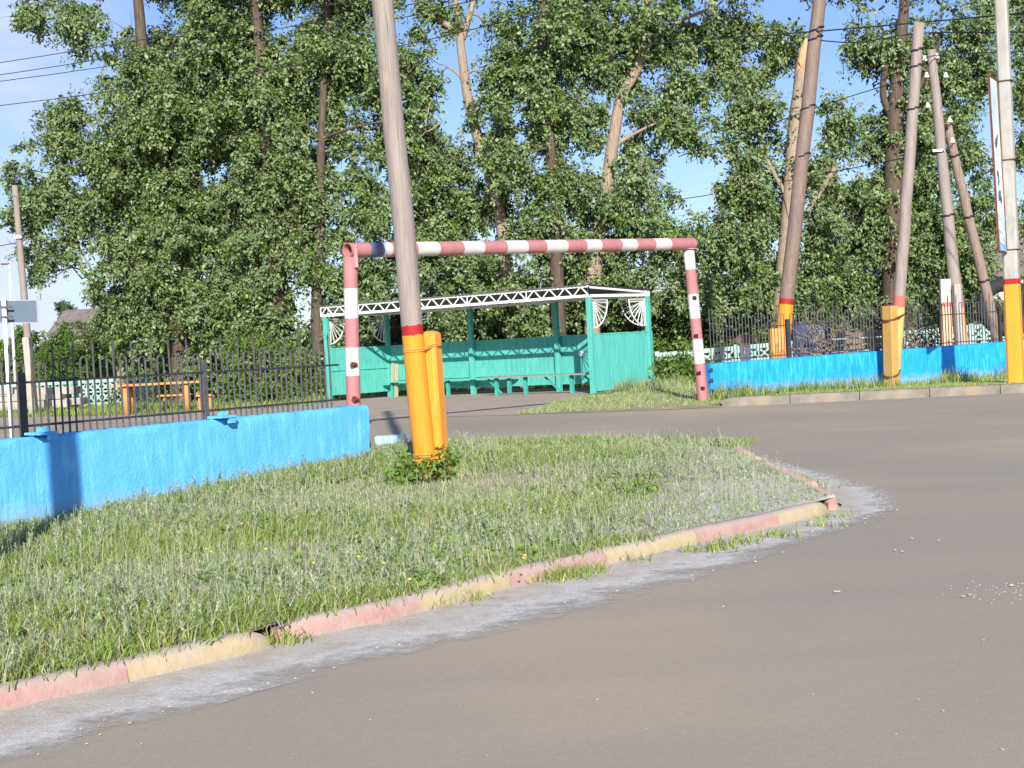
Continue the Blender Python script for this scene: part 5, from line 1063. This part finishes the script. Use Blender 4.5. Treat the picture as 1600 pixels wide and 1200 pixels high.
# ------------------------------------------------------------------ GRASS
def inpoly(x, y, poly):
    c = np.zeros(len(x), bool); n = len(poly); j = n-1
    for i in range(n):
        xi, yi, xj, yj = poly[i][0], poly[i][1], poly[j][0], poly[j][1]
        c ^= ((yi > y) != (yj > y)) & (x < (xj-xi)*(y-yi)/((yj-yi) if abs(yj-yi) > 1e-9 else 1e-9)+xi); j = i
    return c
def vnoise(x, y, s, seed=0):
    r = np.random.default_rng(seed); ph = r.uniform(0, 6.28, 12); an = r.uniform(0, 6.28, 12); fr2 = r.uniform(.5, 1.8, 12)*s; v = 0
    for k in range(12): v = v+np.sin((x*np.cos(an[k])+y*np.sin(an[k]))*fr2[k]+ph[k])
    return v/4.0
def blades(p, h, wd, lean, col, dirs=None):
    """p (n,3) roots; bent blades of 2 quads"""
    n = len(p); a = RNG.uniform(0, 2*math.pi, n); sd = np.stack([np.cos(a), np.sin(a), np.zeros(n)], 1)
    b = RNG.uniform(0, 2*math.pi, n) if dirs is None else dirs; ld = np.stack([np.cos(b), np.sin(b), np.zeros(n)], 1)*(lean*h)[:, None]
    up = np.stack([np.zeros(n), np.zeros(n), h], 1); w2 = (sd*wd[:, None])
    q1 = p+up*0.5+ld*0.28; q2 = p+up*np.sqrt(np.maximum(0.1, 1-lean**2*0.4))[:, None]+ld
    v = np.stack([p-w2*.5, p+w2*.5, q1+w2*.45, q1-w2*.45, q2+w2*.08, q2-w2*.08], 1).reshape(-1, 3)
    base = np.arange(n)[:, None]*6; q = np.concatenate([base+np.array([0, 1, 2, 3]), base+np.array([3, 2, 4, 5])], 0); return v, q, np.repeat(col, 6, axis=0)
def join(parts):
    vs_, qs, cs = [], [], []; o = 0
    for v, q, c in parts: vs_.append(v); qs.append(q+o); cs.append(c); o += len(v)
    return np.concatenate(vs_), np.concatenate(qs), np.concatenate(cs)
GC = np.array([(0.19, 0.29, 0.04), (0.26, 0.36, 0.06), (0.14, 0.22, 0.035), (0.31, 0.37, 0.09), (0.42, 0.38, 0.19)])
WC = np.array([(0.32, 0.37, 0.22), (0.38, 0.43, 0.27), (0.26, 0.34, 0.17), (0.44, 0.46, 0.31)])
def pick(pal, n): return pal[RNG.integers(0, len(pal), n)]*RNG.uniform(.82, 1.18, (n, 1))
isl = [(p.x, p.y) for p in front]+[(p.x, p.y) for p in reversed(backl)]
hv = np.vectorize(hisl)
def scatter(poly, n, x0, x1, y0, y1):
    x = RNG.uniform(x0, x1, n); y = RNG.uniform(y0, y1, n); k = inpoly(x, y, poly); return x[k], y[k]
parts = []
# thinning: bare patches
def keep(x, y, seed, thr): return vnoise(x, y, 2.2, seed)+RNG.normal(0, .35, len(x)) > thr
for (y0, y1, dens, hs) in ((3.0, 7.5, 4600, 1.0), (7.5, 10.5, 3500, 1.05), (10.5, 14, 2300, 1.1), (14, 20, 1500, 1.15)):
    n = int(dens*(y1-y0)*8.5); x, y = scatter(isl, n, -4.8, 3.6, y0, y1); 
    bare = (x > 0.2*(y-8)+0.2) & (x > 0.5)                                 # dusty tip of the island
    k = keep(x, y, 4, -1.15) & (~bare | (RNG.uniform(0, 1, len(x)) < 0.55)); x, y = x[k], y[k]; n = len(x)
    lush = np.clip((-x-0.2)*0.5+vnoise(x, y, 1.3, 9)*1.0, 0, 1); far = np.clip((y-15.5)/1.5, 0, 1); lush = np.maximum(lush, far*0.8)
    h = (0.022+0.045*RNG.uniform(0, 1, n)**1.4)*(0.75+0.75*lush)*hs*np.where((x > .5) & (x > .2*(y-8)+.2), .6, 1); p = np.stack([x, y, hv(x, y)-0.014], 1)
    mixk = (RNG.uniform(0, 1, n) < (0.30+0.6*lush))[:, None]; col = np.where(mixk, pick(GC, n), pick(WC, n)); parts.append(blades(p, h, RNG.uniform(.004, .008, n)*hs, RNG.uniform(.2, 1.0, n), col))
    # taller seed stalks
    m_ = n//26; idx = RNG.integers(0, n, m_); hh_ = RNG.uniform(.08, .17, m_); parts.append(blades(p[idx], hh_, RNG.uniform(.004, .006, m_)*hs, RNG.uniform(.05, .3, m_), pick(np.array([(0.34, .36, .20), (.40, .38, .25), (.28, .34, .16)]), m_)))
v, q, c_ = join(parts); tag(npmesh('grass', v, q, GRASSM, c_), 'rough mixed grass covering the roadside island', 'grass', kind='stuff')
# wormwood: upright stems set with small silvery leaves
parts = []
for (y0, y1, dens) in ((3.5, 9, 95), (9, 13, 85), (13, 17.5, 55)):
    n = int(dens*(y1-y0)*8.5); x, y = scatter(isl, n, -4.8, 3.2, y0, y1); k = (vnoise(x, y, 1.6, 21)+0.45*vnoise(x, y, 5, 22)+RNG.normal(0, .25, len(x)) > -0.12) & ((x < .5) | (x < .2*(y-8)+.4) | (RNG.uniform(0, 1, len(x)) < .5)); x, y = x[k], y[k]; n = len(x)
    root_ = np.stack([x, y, hv(x, y)-.012], 1); H_ = RNG.uniform(.07, .17, n); NL = 22
    tilt = RNG.normal(0, .22, (n, 2)); ii = np.repeat(np.arange(n), NL); f = np.tile(np.linspace(.12, 1, NL), n); pos = root_[ii]+np.stack([tilt[ii, 0]*H_[ii]*f, tilt[ii, 1]*H_[ii]*f, H_[ii]*f], 1)
    K = len(ii); hl = RNG.uniform(.018, .034, K)*(1.25-.55*f); col = (pick(WC, n)[ii])*RNG.uniform(.85, 1.15, (K, 1)); parts.append(blades(pos, hl, RNG.uniform(.004, .007, K), RNG.uniform(.6, 1.5, K), col))
    parts.append(blades(root_, H_, np.full(n, .005), np.abs(tilt[:, 0]), pick(WC, n), np.where(tilt[:, 0] > 0, 0.0, math.pi)))
v, q, c_ = join(parts); tag(npmesh('wormwood', v, q, GRASSM, c_), 'silvery grey-green wormwood growing thickly among the grass', 'weeds', kind='stuff')
# broad-leaved weeds
n = 420; x, y = scatter(isl, n*5, -4.6, 2.6, 4, 17.5); k = (vnoise(x, y, 1.9, 31) > .1) & (x < 1.1); x, y = x[k][:n], y[k][:n]; n = len(x)
v, q, c_ = leaves(np.stack([x, y, hv(x, y)+.015], 1), RNG.uniform(.03, .075, n), 34, .036, [(.20, .31, .06), (.26, .37, .09), (.16, .26, .05), (.30, .38, .13)], .1)
tag(npmesh('broadleaf_weeds', v, q, BUSHLEAF, c_), 'low broad-leaved weeds in patches among the island grass', 'weeds', kind='stuff')
# yellow flowers
m = MB()
for (px, py) in [(330, 862), (322, 858), (415, 858), (378, 818), (940, 770), (930, 762), (925, 772), (818, 872), (820, 868), (490, 880), (492, 865), (600, 880), (870, 742), (848, 735), (640, 905), (560, 870)]:
    p = G(px, py, 0.2); m.tube([Vector((p.x, p.y, p.z)), Vector((p.x, p.y, p.z+.006))], random.uniform(.006, .010), 7)
tag(m.build('wildflowers', M('yellow_petals', (0.75, 0.60, 0.05), .6)), 'tiny yellow flowers dotted through the island grass', 'flowers', kind='stuff')
def vz(p, t): return (0.13-.09*t)*np.clip(0.3+3*(p[:, 0]-vn[0].x)/(vn[-1].x-vn[0].x), 0, 1)
# verge grass, tufts against the right wall, bank by the shelter, ground behind the left fence
def strip(a, b, n, hlo, hhi, wd, pal, zf, t0=0, t1=1, lean=.6):
    i = RNG.integers(0, len(a), n); t = RNG.uniform(t0, t1, n); A = np.array([tuple(p) for p in a])[i]; B = np.array([tuple(p) for p in b])[i]; p = A+(B-A)*t[:, None]; p[:, 0] += RNG.uniform(-.15, .15, n); p[:, 1] += RNG.uniform(-.05, .05, n); p[:, 2] = zf(p, t)
    h = RNG.uniform(hlo, hhi, n)*(0.6+.5*np.clip(vnoise(p[:, 0], p[:, 1], 2.5, 5), -.6, 1)); return blades(p, np.abs(h)+.02, RNG.uniform(wd*.6, wd*1.3, n), RNG.uniform(.15, lean, n), pick(pal, n))
vg = [strip(vn, vf, 20000, .02, .075, .011, GC, vz), strip(vn, vf, 4200, .16, .46, .013, GC, vz, .72, .99, .5), strip(vn, vf, 7000, .02, .06, .011, WC, vz)]
tag(npmesh('verge_grass', *join(vg)[:2], GRASSM, join(vg)[2]) if False else npmesh('verge_grass', *(lambda J: (J[0], J[1], GRASSM, J[2]))(join(vg))), 'tall green grass along the foot of the right blue wall', 'grass', kind='stuff')
wgp = [strip(wn_, wf_, 16000, .03, .08, .012, np.concatenate([GC, WC]), lambda p, t: .01+.10*np.sin(np.pi*t)*np.clip((p[:, 0]-.2)/1.5, 0, 1), .03, 1), strip(wn_[20:], wf_[20:], 2600, .15, .40, .014, np.concatenate([GC, WC]), lambda p, t: .05+0*t, .45, 1.0, .6)]
tag(npmesh('bank_grass', *(lambda J: (J[0], J[1], GRASSM, J[2]))(join(wgp))), 'dry short grass on the bank between the shelter and the striped post', 'grass', kind='stuff')
n = 42000; x = RNG.uniform(-19, 13, n); y = RNG.uniform(38, 56, n); dirt = [(p.x, p.y) for p in P_]; k = ~inpoly(x, y, dirt)
shp = [(S(a, b_, 0).x, S(a, b_, 0).y) for a, b_ in ((-.1, -.1), (LN+.1, -.1), (LN+.1, D), (-.1, D))]; rdp = [(p[0], p[1]) for p in pts] 
k &= ~inpoly(x, y, shp); road_poly = [(-60, 20)]+[(p.x, p.y) for p in edge]+[(60, 20)]; k &= ~inpoly(x, y, road_poly); x, y = x[k], y[k]; n = len(x)
v, q, c_ = blades(np.stack([x, y, np.zeros(n)-.01], 1), RNG.uniform(.08, .34, n)*(.7+.4*np.clip(vnoise(x, y, 1.2, 2), -.5, 1)), RNG.uniform(.015, .03, n), RNG.uniform(.2, .7, n), pick(GC, n))
tag(npmesh('meadow_grass', v, q, GRASSM, c_), 'long grass behind the shelter and beyond the left fence', 'grass', kind='stuff')
# weeds growing out of kerb foot
m_p = []
for (px, py, n) in ((1090, 862, 50), (1120, 858, 90), (1150, 850, 90), (1215, 838, 60), (1280, 822, 40), (1305, 808, 30), (885, 902, 120), (860, 908, 90), (915, 895, 70), (995, 878, 30), (675, 948, 60), (735, 938, 60), (1240, 752, 90), (1225, 748, 60), (1262, 760, 60), (1275, 765, 50), (440, 1005, 120), (425, 990, 90), (1165, 690, 60)):
    p = G(px, py, .01); P3 = np.stack([RNG.normal(p.x, .07, n), RNG.normal(p.y, .05, n), np.full(n, .005)], 1); m_p.append(blades(P3, RNG.uniform(.03, .085, n), RNG.uniform(.005, .009, n), RNG.uniform(.2, 1, n), pick(GC, n)))
tag(npmesh('kerb_weeds', *(lambda J: (J[0], J[1], GRASSM, J[2]))(join(m_p))), 'small green weeds sprouting along the foot of the kerb', 'weeds', kind='stuff')
# thicker grass along the kerb's back edge and wall foot
kk_ = []
fi = resample(front[:-2], 300)[:245]; fo = resample(inset(front[:-2], .25), 300)[:245]
kk_.append(strip(fi, fo, 7500, .02, .07, .006, np.concatenate([GC*.85, WC[:2], GC[:1]*.8]), lambda p, t: np.full(len(t), .085), 0, 1, 1.0))
wi = resample([WS+wn*.01, WB+wn*.01], 200); wo = resample([WS+wn*.14, WB+wn*.14], 200)
kk_.append(strip(wi, wo, 2600, .03, .12, .006, np.concatenate([GC, WC]), lambda p, t: hv(p[:, 0], p[:, 1])-.01, 0, 1, .7))
bi = resample(backl[2:9], 200); bo = resample([p+Vector((0, -.9, 0)) for p in backl[2:9]], 200)
kk_.append(strip(bi, bo, 9000, .03, .09, .009, np.concatenate([GC[:3], WC]), lambda p, t: hv(p[:, 0], p[:, 1])-.012, 0, 1, 1.0))
tag(npmesh('edge_grass', *(lambda J: (J[0], J[1], GRASSM, J[2]))(join(kk_))), 'greener grass edging the island behind the kerb and below the wall', 'grass', kind='stuff')
# young elm seedling at the pole foot
random.seed(8); c = V(655, 755, 12.2); c.z = hisl(c.x, c.y)
sp_t = thing('elm_seedling', 'leafy green seedling growing round the foot of the nearest pole', 'plant', c)
m = MB(); tips = []
for (px, py, dy) in ((612, 735, -.1), (632, 712, -.2), (600, 752, -.2), (693, 704, -.3), (702, 716, -.2), (705, 718, -.1), (630, 750, -.3), (590, 775, -.2), (615, 778, -.3), (700, 765, -.2), (706, 745, -.1), (640, 782, -.4), (668, 788, -.45), (610, 760, -.2), (655, 722, -.2)):
    e = V(px, py, 12.4+dy); pt = limb(m, c+Vector((random.uniform(-.1, .1), random.uniform(-.1, .1), 0)), e, .004, .002, .2, 5); tips += [pt[3], pt[4], e]
m.build('stem', BARK, sp_t)
tp_ = np.array([tuple(t) for t in tips]); v, q, col = leaves(tp_, np.full(len(tp_), .06), 26, .05, [(.16, .27, .04), (.22, .34, .06), (.11, .20, .03)], .4); npmesh('foliage', v, q, BUSHLEAF, col, sp_t)
